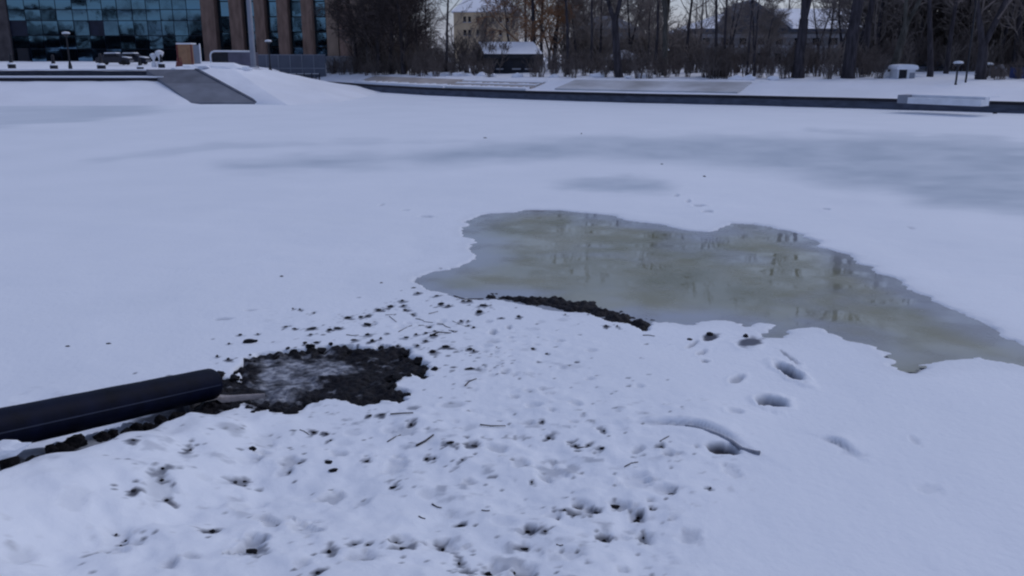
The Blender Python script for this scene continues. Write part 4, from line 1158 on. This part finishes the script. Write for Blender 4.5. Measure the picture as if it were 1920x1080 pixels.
# ================================================================ HOUSES BEHIND THE TREES
def house(name, label, cat, px0, px1, py_eave, py_ridge, Y, depth, zb, wall, roof, style='gable', ridge_px=None, wins=None, win_m='dark_glass', over=0.35, fasc=None):
    a = at_y(px0, 120, Y).x; b_ = at_y(px1, 120, Y).x
    ze = at_y((px0 + px1) / 2, py_eave, Y).z; zr = at_y((px0 + px1) / 2, py_ridge, Y + depth * 0.5).z
    t = empty(name, ((a + b_) / 2, Y, zb)); tag(t, label, cat)
    W = (b_ - a) / 2; H = ze - zb; R = zr - zb
    MB().box(-W, W, 0, depth, -0.5, H).build('wall', M[wall], t)
    r0, r1 = (-W - over, W + over)
    if ridge_px:
        q0 = at_y(ridge_px[0], py_ridge, Y + depth * 0.5).x - t.location.x; q1 = at_y(ridge_px[1], py_ridge, Y + depth * 0.5).x - t.location.x
    else: q0, q1 = r0, r1
    b = MB()
    e = [(r0, -over, H), (r1, -over, H), (r1, depth + over, H), (r0, depth + over, H)]
    e2 = [(x, y, z + 0.12) for x, y, z in e]
    k0, k1 = (q0, depth * 0.5, R + 0.12), (q1, depth * 0.5, R + 0.12)
    b.v = e + e2 + [k0, k1]
    b.f = [(3, 2, 1, 0), (0, 1, 5, 4), (1, 2, 6, 5), (2, 3, 7, 6), (3, 0, 4, 7), (4, 5, 9, 8), (6, 7, 8, 9), (5, 6, 9), (7, 4, 8)]
    rf = b.build('roof', M[roof], t)
    if fasc:
        MB().box(r0 - 0.02, r1 + 0.02, -over - 0.06, -over - 0.003, H - 0.25, H + 0.13).build('eave_board', M[fasc], t)
    for (x0, x1, z0, z1) in wins or []:
        xa = at_y(x0, 120, Y).x - t.location.x; xb = at_y(x1, 120, Y).x - t.location.x
        za = at_y(x0, z1, Y).z - zb; zt = at_y(x0, z0, Y).z - zb
        w = MB().box(xa, xb, -0.03, 0.05, za, zt).build('window', M['dark_glass'] if win_m == 'dark_glass' else M[win_m], t)
        MB().box(xa - 0.08, xb + 0.08, -0.10, -0.032, za - 0.12, za - 0.002).build('sill', M['greywall_light'], w)
    return t, W, H, R, depth
wy = []
for r_, (y0, y1) in enumerate([(31, 41), (56, 66)]):
    for x in (870, 879, 894, 908, 922, 936, 950): wy.append((x, x + 5, y0, y1))
house('yellow_house', 'ochre plastered house with a snowy roof behind the brown willow', 'house', 852, 972, 23, -8, 132, 12, 2.0, 'yellow', 'snow_far', 'hip', (880, 945), wy)
t, W, H, R, dp = house('pavilion', 'low dark park pavilion with a bright snow covered roof', 'pavilion', 915, 1012, 104, 81, 78, 5, 1.5, 'darkwall', 'snow_far', 'gable', (896, 1000), [(932, 942, 112, 128), (962, 975, 112, 128), (986, 996, 112, 128)], 'black', 0.3, 'black')
house('hip_roof_house', 'dark slate house with a rounded hip roof behind the leaning tree', 'house', 1088, 1196, 56, 32, 96, 9, 1.9, 'greywall', 'slate', 'hip', (1118, 1150), [(1104, 1112, 70, 90), (1128, 1136, 70, 90), (1176, 1184, 70, 90)])
ws = []
for x in range(1316, 1606, 34): ws += [(x, x + 12, 64, 84), (x, x + 12, 100, 122)]
t, W, H, R, dp = house('mansion', 'long grey two storey mansion with snow on its roof behind the park trees', 'mansion', 1296, 1612, 56, 18, 104, 16, 1.9, 'greywall', 'snow_far', 'hip', (1380, 1590), ws, 'dark_glass', 0.5, 'slate')
MB().box(-W - 0.1, W + 0.1, -0.12, -0.002, H * 0.50, H * 0.50 + 0.25).build('string_course', M['greywall_light'], t)
MB().box(-W - 0.1, W + 0.1, -0.14, -0.002, H - 0.9, H - 0.45).build('frieze', M['greywall_light'], t)
def cross_gable():
    g0 = at_y(1338, 120, 103).x - t.location.x; g1 = at_y(1478, 120, 103).x - t.location.x; gp = at_y(1405, 120, 103).x - t.location.x
    zt = at_y(1405, -2, 103).z - 1.9
    b = MB(); b.prism([(g0, -0.9, H + 0.14), (g1, -0.9, H + 0.14), (gp, -0.9, zt)], (0, 9.0, 0)); b.build('gable', M['slate'], t)
    d = Vector((g1 - gp, 0, H + 0.14 - zt)).normalized()
    b = MB(); b.prism([(gp + (g1 - gp) * 0.45, -1.0, zt + (H - zt) * 0.45 + 0.05), (g1 + 0.2, -1.0, H + 0.08), (g1 + 0.2, -1.0, H + 0.5), (gp + (g1 - gp) * 0.45, -1.0, zt + (H - zt) * 0.45 + 0.30)], (0, 8, 0)); b.build('gable_snow', M['snow_far'], t)
cross_gable()
house('park_office', 'pale grey low building far behind the forked tree', 'building', 1716, 1870, 128, 118, 71, 6, 1.3, 'greywall_light', 'slate', 'gable', None, [(1730, 1740, 134, 148), (1756, 1766, 134, 148), (1782, 1792, 134, 148), (1808, 1818, 134, 148), (1836, 1846, 134, 148)], 'dark_glass', 0.3)
house('shed', 'pale violet small shed with dark roof behind the white kiosk', 'shed', 1692, 1722, 108, 98, 76, 3, 1.5, 'greywall_light', 'slate', 'gable', None, [(1704, 1711, 114, 124)])
house('aframe_hut', 'small dark hut with a steep dark roof near a blue booth', 'hut', 1866, 1890, 148, 124, 61, 2.4, 1.2, 'darkwall', 'slate', 'hip', (1876, 1880), [(1874, 1881, 151, 158)], 'black', 0.25)
house('snowy_hut', 'tiny hut with a snow dusted roof between dark shrubs and the leaning tree', 'hut', 1144, 1198, 112, 96, 80, 3, 1.5, 'darkwall', 'greywall_light', 'hip', (1166, 1174), [(1158, 1164, 118, 128), (1180, 1186, 118, 128)], 'black', 0.3)
def kiosk():
    Y = 60.0; p = at_y(1697, 160, Y); zt = at_y(1697, 122, Y).z
    t = empty('kiosk', (p.x, Y, p.z)); tag(t, 'small white kiosk with a thick rounded cap of snow on its roof', 'kiosk')
    H = zt - p.z - 0.30; w = 0.60
    MB().box(-w, -w + 0.09, 0, 1.2, -0.3, H).build('side_wall', M['white'], t)
    MB().box(0.05, w, 0.0, 0.08, -0.3, H).build('front_wall', M['white'], t)
    MB().box(-w + 0.09, 0.05, 0.12, 0.16, -0.3, H).build('doorway', M['darkwall'], t)
    MB().box(-w + 0.091, w, 1.12, 1.2, -0.3, H).build('rear_wall', M['white'], t)
    MB().box(w - 0.09, w, 0.081, 1.119, -0.3, H).build('side_wall', M['white'], t)
    MB().box(0.22, 0.58, -0.02, -0.002, H * 0.45, H * 0.8).build('window', M['steel'], t)
    b = MB(); n = 18
    prof = [(-0.70, 0), (-0.74, 0.12), (-0.66, 0.26), (-0.4, 0.33), (0.0, 0.35), (0.4, 0.33), (0.66, 0.26), (0.74, 0.12), (0.70, 0)]
    b.prism([(x, -0.15, H + z + 0.002) for x, z in prof], (0, 1.5, 0)); b.build('roof_snow', M['snow_far'], t)
kiosk()
def blue_booth():
    Y = 58.0; p = at_y(1913, 163, Y); zt = at_y(1913, 122, Y).z
    t = empty('toilet_booth', (p.x, Y, p.z)); tag(t, 'narrow blue booth at the edge of the park beside the dark hut', 'booth')
    H = zt - p.z
    MB().box(-0.33, 0.5, 0, 0.9, -0.3, H - 0.15).build('wall', M['blue'], t)
    MB().box(-0.25, 0.35, -0.03, -0.002, 0.05, H - 0.25).build('door', M['blue'], t)
    MB().box(-0.38, 0.55, -0.06, 0.95, H - 0.148, H).build('roof', M['black'], t)
blue_booth()

# ================================================================ TREES
class Segs:
    def __init__(s): s.a = []; s.b = []; s.ra = []; s.rb = []
    def add(s, a, b, ra, rb): s.a.append(a); s.b.append(b); s.ra.append(ra); s.rb.append(rb)
    def arrays(s, n):
        A = np.array(s.a); B = np.array(s.b); ra = np.array(s.ra)[:, None, None]; rb = np.array(s.rb)[:, None, None]
        D = B - A; D /= np.linalg.norm(D, axis=1, keepdims=True) + 1e-9
        ref = np.where(np.abs(D[:, 2:3]) < 0.95, np.array([[0, 0, 1.0]]), np.array([[1.0, 0, 0]]))
        U = np.cross(D, ref); U /= np.linalg.norm(U, axis=1, keepdims=True) + 1e-9
        Wv = np.cross(D, U)
        th = np.arange(n) * 2 * np.pi / n
        ring = U[:, None, :] * np.cos(th)[None, :, None] + Wv[:, None, :] * np.sin(th)[None, :, None]
        V = np.concatenate([A[:, None, :] + ring * ra, B[:, None, :] + ring * rb], 1)
        k = len(A); base = (np.arange(k) * 2 * n)[:, None]
        i = np.arange(n); j = (i + 1) % n
        Q = np.stack([base + i, base + j, base + n + j, base + n + i], -1).reshape(-1, 4)
        return V.reshape(-1, 3), Q
def rot_about(d, ang, az):
    d = d / np.linalg.norm(d)
    ref = np.array([0, 0, 1.0]) if abs(d[2]) < 0.95 else np.array([1.0, 0, 0])
    u = np.cross(d, ref); u /= np.linalg.norm(u); w = np.cross(d, u)
    return d * math.cos(ang) + (u * math.cos(az) + w * math.sin(az)) * math.sin(ang)
class TreeGen:
    """recursive bare tree; thick wood goes to the trunk part, thin wood to the crown part"""
    def __init__(s, seed, nch, ang, ratio, wander, droop=0.0, up=0.25, maxlvl=4, rmin=0.012, rfall=0.55):
        s.r = random.Random(seed); s.tr = Segs(); s.cr = Segs()
        s.nch = nch; s.ang = ang; s.ratio = ratio; s.wander = wander; s.droop = droop; s.up = up; s.maxlvl = maxlvl; s.rmin = rmin; s.rfall = rfall
    def grow(s, p, d, L, r0, r1, lvl, nseg, start=0.3):
        R = s.r; p = np.array(p, float); d = np.array(d, float); d /= np.linalg.norm(d)
        nodes = []
        for k in range(nseg):
            ra = r0 + (r1 - r0) * k / nseg; rb = r0 + (r1 - r0) * (k + 1) / nseg
            q = p + d * L / nseg
            ext = d * ra * 0.3
            (s.tr if lvl == 0 else s.cr).add(p - ext * (k > 0), q, max(ra, s.rmin), max(rb, s.rmin))
            nodes.append((k / nseg, p, q, d.copy(), ra))
            p = q
            w = s.wander[min(lvl, len(s.wander) - 1)]
            d = d + np.array([R.gauss(0, w), R.gauss(0, w), R.gauss(0, w) + (s.up * 0.15 if lvl > 0 else 0) - (s.droop * 0.25 if lvl >= 2 else 0)])
            d /= np.linalg.norm(d)
        if lvl >= s.maxlvl: return p, d
        n = s.nch[lvl]
        for c in range(n):
            t = start + (1 - start) * (c + R.random()) / n
            f_, a, b, dd, rr = nodes[min(int(t * nseg), nseg - 1)]
            pos = a + (b - a) * ((t * nseg) % 1)
            an = s.ang[lvl] * R.uniform(0.7, 1.3)
            nd = rot_about(dd, an, R.uniform(0, 2 * math.pi))
            ln = L * s.ratio[lvl] * (1.15 - 0.6 * t) * R.uniform(0.7, 1.25)
            rad = max(rr * s.rfall * R.uniform(0.7, 1.1), s.rmin)
            s.grow(pos, nd, ln, rad, max(rad * 0.35, s.rmin), lvl + 1, max(2, 5 - lvl), 0.2)
        return p, d
    def build(s, nt=9, nc=3):
        return s.tr.arrays(nt), s.cr.arrays(nc)
def part_meshes(tg, trunk_m, crown_m, smooth=True):
    (V, Q), (V2, Q2) = tg.build()
    out = []
    for nm, v, q, m in (('trunk', V, Q, trunk_m), ('crown', V2, Q2, crown_m)):
        o = np_mesh(nm, v, q, m, None, smooth)
        out.append(o.data); bpy.data.objects.remove(o)
    return out
def plant(name, meshes, loc, scale, rz, label, cat, group=None, lean=(0, 0)):
    t = empty(name, loc, rz); t.scale = scale if hasattr(scale, '__len__') else (scale,) * 3
    t.rotation_euler = (lean[0], lean[1], rz)
    tag(t, label, cat, group)
    for nm, me in zip(('trunk', 'crown'), meshes):
        o = bpy.data.objects.new(nm, me); COL.objects.link(o); o.parent = t
    return t
# prototype kinds (unit height about 16 m)
def straight(seed, r=0.42, H=17, nlimb=16, start=0.28, tm='bark', cm='twigs', lean=0.0):
    g_ = TreeGen(seed, (nlimb, 5, 5, 3), (0.75, 0.6, 0.6, 0.6), (0.33, 0.5, 0.5, 0.5), (0.025, 0.10, 0.16, 0.2), 0, 0.5, 3, 0.014, 0.42)
    g_.tr.add(np.array([0, 0, -0.5]), np.array([0, 0, 0.5]), r * 1.35, r * 1.05)
    g_.grow((0, 0, 0.4), (lean, 0, 1), H, r * 1.06, r * 0.2, 0, 14, start)
    return part_meshes(g_, M[tm], M[cm])
def forked(seed, fork_z, r=0.4, H=15, spread=0.22, prongs=2, tm='bark', cm='twigs', lean=0.0):
    g_ = TreeGen(seed, (12, 5, 5, 3), (0.8, 0.6, 0.6, 0.6), (0.36, 0.5, 0.5, 0.5), (0.04, 0.10, 0.16, 0.2), 0, 0.5, 3, 0.014, 0.42)
    p = np.array([0, 0, -0.5]); d = np.array([lean, 0, 1.0]); d /= np.linalg.norm(d); r0 = r * 1.3
    n = 6
    for k in range(n):
        q = p + d * (fork_z + 0.5) / n + np.array([g_.r.gauss(0, 0.03), g_.r.gauss(0, 0.03), 0]); r1 = r * (1.3 - 0.35 * (k + 1) / n)
        g_.tr.add(p, q, r0, r1); p = q; r0 = r1
    for k in range(prongs):
        sgn = -1 + 2 * k / max(1, prongs - 1)
        dd = np.array([lean + spread * sgn, g_.r.uniform(-0.15, 0.15), 1.0])
        g_.grow(p - d * 0.15, dd, H - fork_z, r * 0.70, r * 0.14, 0, 10, 0.12)
    return part_meshes(g_, M[tm], M[cm])
def bushy(seed, tm='bark', cm='twigs_brown', H=11, droop=0.9, n=(16, 9, 8, 4), r=0.3, rmin=0.016):
    g_ = TreeGen(seed, n, (0.7, 0.7, 0.7, 0.6), (0.5, 0.55, 0.5, 0.5), (0.05, 0.12, 0.18, 0.2), droop, 0.4, 3, rmin, 0.4)
    g_.tr.add(np.array([0, 0, -0.5]), np.array([0, 0, 0.4]), r * 1.3, r * 1.05)
    g_.grow((0, 0, 0.3), (0, 0, 1), H, r, r * 0.2, 0, 10, 0.08)
    return part_meshes(g_, M[tm], M[cm])
def shrub(seed, cm='twigs', H=2.3, stems=16, spread=0.35, rmin=0.012):
    R = random.Random(seed)
    g_ = TreeGen(seed, (0, 5, 4, 2), (0.5, 0.5, 0.5, 0.5), (0.5, 0.45, 0.5, 0.5), (0.05, 0.10, 0.14, 0.2), 0, 0.5, 3, rmin, 0.6)
    for k in range(stems):
        a = R.uniform(0, 6.28); rr = R.uniform(0, 0.45)
        p = (math.cos(a) * rr, math.sin(a) * rr, -0.15)
        d = np.array([math.cos(a) * R.uniform(0, spread), math.sin(a) * R.uniform(0, spread), 1])
        if k < 1: g_.tr.add(np.array(p), np.array(p) + d * 0.6, 0.035, 0.028)
        g_.grow(p, d, H * R.uniform(0.6, 1.05), 0.03, rmin, 1, 5, 0.2)
    return part_meshes(g_, M['bark'], M[cm])

def zpark(x, y): return float(park_z(x, y))
def put(px, py, Y):
    p = at_y(px, py, Y); p.z = zpark(p.x, p.y) - 0.05 if p.x > -20 else p.z
    return p
def tree_at(meshes, px, py, Y, s, rz, label, lean=(0, 0), name='bare_tree', group='bare trees along the far bank'):
    return plant(name, meshes, put(px, py, Y), s, rz, label, 'tree', group, lean)
# front row, one by one (each its own kind and label)
tree_at(forked(301, 4.3, 0.27, 13, 0.30, 2, lean=-0.10), 1163, 152, 68, 1.0, 0.0, 'dark leaning tree with a Y fork in front of the hip roof house')
tree_at(straight(302, 0.12, 12, 12, 0.3), 1228, 152, 70, 1.0, 0.4, 'thin straight dark trunk just before the pale forked tree')
tree_at(forked(303, 3.9, 0.20, 14, 0.16, 3, 'bark_pale', 'twigs'), 1243, 153, 69, 1.0, 0.3, 'pale greenish barked tree forking high above a park lamp')
tree_at(straight(304, 0.13, 13, 12, 0.3), 1338, 157, 66, 1.0, 1.0, 'first of two thin trunks rising from a dark bush before the mansion')
tree_at(straight(305, 0.11, 12, 12, 0.3), 1355, 157, 66, 1.0, 2.2, 'second of two thin trunks rising from a dark bush before the mansion')
tree_at(straight(306, 0.085, 10, 10, 0.3), 1399, 158, 64, 1.0, 2.9, 'slender sapling with a straight stem in front of the mansion gable')
tree_at(forked(307, 1.6, 0.10, 10, 0.10, 2), 1412, 159, 64, 1.0, 0.5, 'twin stemmed slender tree in front of the mansion gable')
tree_at(forked(308, 4.1, 0.33, 16, 0.13, 2), 1496, 160, 63, 1.0, 0.1, 'sturdy dark tree with two upright prongs before the snowy mansion roof')
tree_at(straight(309, 0.43, 20, 14, 0.42), 1588, 161, 62, 1.0, 0.0, 'thickest dark straight trunk beside the end of the mansion', (0, 0.02))
tree_at(straight(310, 0.27, 17, 14, 0.40), 1616, 160, 66, 1.0, 1.6, 'medium dark trunk close behind the thickest one', (0, 0.02))
tree_at(forked(311, 3.6, 0.24, 14, 0.26, 2, 'bark_pale', 'twigs', lean=0.20), 1664, 160, 62, 1.0, 0.0, 'pale barked tree leaning over the white kiosk')
tree_at(straight(312, 0.20, 14, 14, 0.3, lean=-0.14), 1741, 163, 62, 1.0, 0.0, 'dark slim tree leaning away from the kiosk')
tree_at(forked(313, 2.2, 0.30, 13, 0.32, 2), 1838, 166, 58, 1.0, 0.0, 'wide forked dark tree before the pale low building')
tree_at(straight(314, 0.11, 13, 12, 0.3), 1108, 150, 72, 1.0, 0.2, 'thin dark trunk to the pavilion side of the leaning Y tree')
tree_at(straight(315, 0.14, 14, 14, 0.3), 1064, 149, 73, 1.0, 1.2, 'thin dark trunk directly behind the brown willow and pavilion')
tree_at(straight(316, 0.13, 12, 12, 0.22), 838, 148, 79, 1.0, 0.7, 'lone dark branching tree with open sky around its limbs beside the pavilion')
tree_at(straight(317, 0.13, 14, 14, 0.25), 1285, 153, 74, 1.0, 2.0, 'thin grey stem between the pale forked tree and the mansion')
tree_at(straight(318, 0.17, 15, 14, 0.25), 1770, 164, 66, 1.0, 2.0, 'dim trunk standing in the shade between kiosk and park lamp')
tree_at(straight(319, 0.20, 15, 14, 0.25), 1895, 160, 70, 1.0, 1.0, 'dim trunk behind the small dark hut')
# brown willow with dry leaves and the dense dark group by the glass building
tree_at(bushy(321, 'bark', 'twigs_brown', 9.5, 1.1, (18, 10, 10, 5), 0.28, 0.018), 1000, 149, 82, 1.0, 0.0, 'russet brown willow with dry hanging twigs over the pavilion', name='willow')
tree_at(bushy(322, 'bark', 'twigs_brown', 8.5, 0.9, (16, 10, 9, 4), 0.22, 0.018), 1038, 149, 86, 1.0, 1.0, 'smaller russet brown bushy tree behind the willow', name='willow')
dense_mesh = [bushy(331, 'bark', 'twigs_dark', 9, 0.3, (20, 9, 8, 4), 0.26, 0.020), bushy(332, 'bark', 'twigs_dark', 10, 0.5, (18, 10, 8, 4), 0.24, 0.020)]
DL = ['dense dark bare tree nearest the brick facade', 'dense dark bare tree over the board fence', 'dense dark bare tree standing before the violet sheet fence', 'dense dark bare tree at the end of the violet sheet fence', 'dense dark bare tree over the first beige slab', 'dense dark bare tree beside the open branched tree']
for k, (x, Y, s) in enumerate([(668, 92, 0.72), (693, 90, 0.9), (712, 88, 1.0), (735, 86, 1.05), (757, 84, 0.95), (785, 84, 0.6)]):
    tree_at(dense_mesh[k % 2], x, 146, Y, s, k * 1.3, DL[k], name='dense_tree', group='dense dark trees by the glass building')
# second row far back in the park
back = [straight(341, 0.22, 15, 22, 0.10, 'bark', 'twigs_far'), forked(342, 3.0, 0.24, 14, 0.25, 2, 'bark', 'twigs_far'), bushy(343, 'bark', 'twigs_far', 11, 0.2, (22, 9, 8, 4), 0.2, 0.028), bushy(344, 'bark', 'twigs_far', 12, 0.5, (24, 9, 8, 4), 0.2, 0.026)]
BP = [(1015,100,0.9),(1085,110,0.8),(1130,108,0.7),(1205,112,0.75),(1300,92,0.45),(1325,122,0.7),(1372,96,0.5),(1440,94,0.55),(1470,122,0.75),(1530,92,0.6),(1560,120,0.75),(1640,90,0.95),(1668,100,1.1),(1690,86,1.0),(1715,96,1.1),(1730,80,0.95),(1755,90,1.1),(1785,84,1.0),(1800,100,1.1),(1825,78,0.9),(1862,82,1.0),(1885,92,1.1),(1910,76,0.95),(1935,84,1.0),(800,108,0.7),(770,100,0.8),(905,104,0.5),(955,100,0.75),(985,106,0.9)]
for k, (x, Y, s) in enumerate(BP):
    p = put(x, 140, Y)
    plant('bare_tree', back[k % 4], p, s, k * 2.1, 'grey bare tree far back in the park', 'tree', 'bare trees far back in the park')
MASS = [(1630,84,1.0),(1652,92,1.1),(1675,80,0.9),(1700,88,1.1),(1722,76,0.9),(1748,84,1.1),(1770,78,1.0),(1795,88,1.1),(1815,74,0.9),(1842,80,1.0),(1870,72,0.95),(1890,84,1.1),(1915,70,0.9),(1940,78,1.0),(1965,74,1.0),(715,98,1.0),(742,96,1.0),(765,94,0.9),(1070,96,0.7),(1100,112,0.8),(1140,118,0.8),(1190,104,0.65)]
TANGLE = [(1030,86,0.55),(1080,84,0.6),(1125,82,0.55),(1180,84,0.6),(1215,80,0.5),(1310,86,0.5),(1365,80,0.55),(1432,82,0.4),(1550,86,0.55),(1572,82,0.7),(1605,80,0.8),(1640,76,0.8)]
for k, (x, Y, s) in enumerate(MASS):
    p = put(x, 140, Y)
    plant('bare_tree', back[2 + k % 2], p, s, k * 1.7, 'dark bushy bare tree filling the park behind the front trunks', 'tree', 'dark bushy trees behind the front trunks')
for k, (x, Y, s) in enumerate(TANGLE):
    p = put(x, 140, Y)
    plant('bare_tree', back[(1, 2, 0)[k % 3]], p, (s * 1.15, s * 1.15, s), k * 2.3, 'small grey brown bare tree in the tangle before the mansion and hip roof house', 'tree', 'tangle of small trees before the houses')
# shrubs
sh = [shrub(351), shrub(352, 'twigs', 2.0, 20, 0.5), shrub(353, 'twigs', 2.6, 14, 0.2), shrub(354, 'twigs_far', 2.2, 16, 0.3)]
k = 0
def shrubs(x0, x1, step, Yf, s0, s1, label, group, kinds, py=150):
    global k
    x = x0
    while x < x1:
        Y = Yf(x) + rng.uniform(-1.5, 2.0)
        p = put(x, py, Y); s = rng.uniform(s0, s1)
        plant('shrub', sh[rng.choice(kinds)], p, (s * 1.1, s * 1.1, s), rng.uniform(0, 6), label, 'shrub', group)
        x += step * rng.uniform(0.7, 1.3); k += 1
def edgeY(x):
    return float(np.interp(x, [590, 800, 1000, 1200, 1400, 1600, 1800, 1960], [92, 76, 68, 63.5, 61, 57.5, 55, 53])) + 1.0
shrubs(625, 930, 15, lambda x: edgeY(x) + 2.0, 0.55, 0.95, 'bare dark shrub behind the beige slabs', 'shrubs behind the beige slabs', (0, 1, 2))
shrubs(680, 930, 16, lambda x: edgeY(x) + 6, 1.0, 1.5, 'tall bare dark shrub in the thicket by the dense trees', 'thicket by the dense trees', (0, 1, 2))
shrubs(1000, 1290, 18, lambda x: edgeY(x) + 2.5, 0.5, 0.8, 'bare dark shrub behind the frosted grey slab', 'shrubs behind the frosted slab', (0, 1, 2))
shrubs(1040, 1300, 30, lambda x: edgeY(x) + 9, 0.9, 1.3, 'taller bare shrub among the trunks before the hip roof house', 'shrubs before the hip roof house', (0, 1, 3))
shrubs(1330, 1660, 19, lambda x: edgeY(x) + 3.5, 0.55, 0.85, 'bare dark shrub in the hedge below the mansion', 'hedge below the mansion', (0, 1, 2))
shrubs(1300, 1660, 30, lambda x: edgeY(x) + 10, 0.9, 1.25, 'taller bare shrub behind the hedge of the mansion', 'shrubs close to the mansion', (0, 1, 3))
shrubs(1640, 1930, 24, lambda x: edgeY(x) + 14, 0.9, 1.4, 'dim bare shrub behind the kiosk and lamps', 'shrubs behind the kiosk', (0, 1, 3))
shrubs(1625, 1960, 11, lambda x: edgeY(x) + 24, 1.7, 2.3, 'tall grey thicket shrub far behind the kiosk and forked tree', 'tall thicket far behind the kiosk', (3,))
shrubs(1060, 1300, 15, lambda x: edgeY(x) + 20, 1.4, 1.9, 'tall grey thicket shrub beside the hip roof house', 'thicket by the hip roof house', (3,))
shrubs(690, 800, 14, lambda x: edgeY(x) + 14, 1.6, 2.2, 'tall grey thicket shrub behind the violet sheet fence', 'thicket behind the sheet fence', (3,))
shrubs(1325, 1362, 8, lambda x: edgeY(x) + 2.5, 0.95, 1.25, 'reddish dark dense bush around the two thin trunks', 'bush around the two thin trunks', (0, 1))
shrubs(1858, 1935, 10, lambda x: edgeY(x) + 3.0, 0.35, 0.55, 'low dark shrub beside the small dark hut', 'low shrubs by the hut', (0, 1))
# low lumps of snow among the shrubs
for (x, Y) in [(790, 80), (815, 79), (835, 78), (860, 77), (880, 76), (905, 75), (925, 74), (1380, 62.5), (1402, 62), (1450, 62), (1180, 67), (1205, 67), (1120, 69), (970, 72), (1040, 70)]:
    p = put(x, 150, Y); w = rng.uniform(0.45, 0.9)
    o = bpy.data.objects.new('snow_heap', lumpy(int(x) + 3, M['snow_far'], 0.6)); COL.objects.link(o)
    o.location = (p.x, p.y, p.z + 0.1); o.scale = (w * 1.5, w, w * 1.2)
    tag(o, 'small heap of snow among the bare shrubs on the far bank', 'snow heap', 'snow heaps among the shrubs')
# wood on the near side of the pond, behind the viewer: it shows only as the dark reflection in the facade
def rear_wood():
    Vs = []; Qs = []; off = 0
    srcs = [back[0], back[2], back[3]]
    R = random.Random(5)
    for kx in range(30):
        me = srcs[kx % 3][1]; n = len(me.vertices)
        co = np.empty(n * 3, np.float32); me.vertices.foreach_get('co', co); co = co.reshape(-1, 3)
        q = np.empty(len(me.loops), np.int32); me.loops.foreach_get('vertex_index', q); q = q.reshape(-1, 4)
        s = R.uniform(0.8, 1.25); a = R.uniform(0, 6.28)
        c, sn = math.cos(a), math.sin(a)
        P = np.stack([co[:, 0] * c - co[:, 1] * sn, co[:, 0] * sn + co[:, 1] * c, co[:, 2]], -1) * s
        P += np.array([-205 + kx * 5.4 + R.uniform(-1, 1), -45 - R.uniform(0, 14), 1.4])
        Vs.append(P); Qs.append(q + off); off += n
    # understorey: a ragged dense hedge line as a volume of thin upright blades
    m = 13000
    bx_ = npr.uniform(-225, -35, m); by_ = npr.uniform(-58, -40, m); hh = 4.0 + 6.0 * npr.rand(m) ** 0.6 * (0.78 + 0.22 * np.sin(bx_ * 0.13 + 1.0)) ; w = npr.uniform(0.1, 0.3, m)
    an = npr.uniform(0, np.pi, m); ux = np.cos(an) * w; uy = np.sin(an) * w
    z0 = np.full(m, 1.0); tp = npr.uniform(-0.5, 0.5, (m, 2))
    A = np.stack([bx_ - ux, by_ - uy, z0], -1); B = np.stack([bx_ + ux, by_ + uy, z0], -1)
    C = np.stack([bx_ + ux * .3 + tp[:, 0], by_ + uy * .3 + tp[:, 1], z0 + hh], -1); D = np.stack([bx_ - ux * .3 + tp[:, 0], by_ - uy * .3 + tp[:, 1], z0 + hh], -1)
    V = np.stack([A, B, C, D], 1).reshape(-1, 3); Q = np.arange(4 * m).reshape(-1, 4) + off
    Vs.append(V); Qs.append(Q)
    o = np_mesh('woods', np.concatenate(Vs), np.concatenate(Qs), M['wood_dark'], None, False)
    tag(o, 'dark bare wood on the near shore behind the viewer', 'wood', None, 'stuff')
rear_wood()
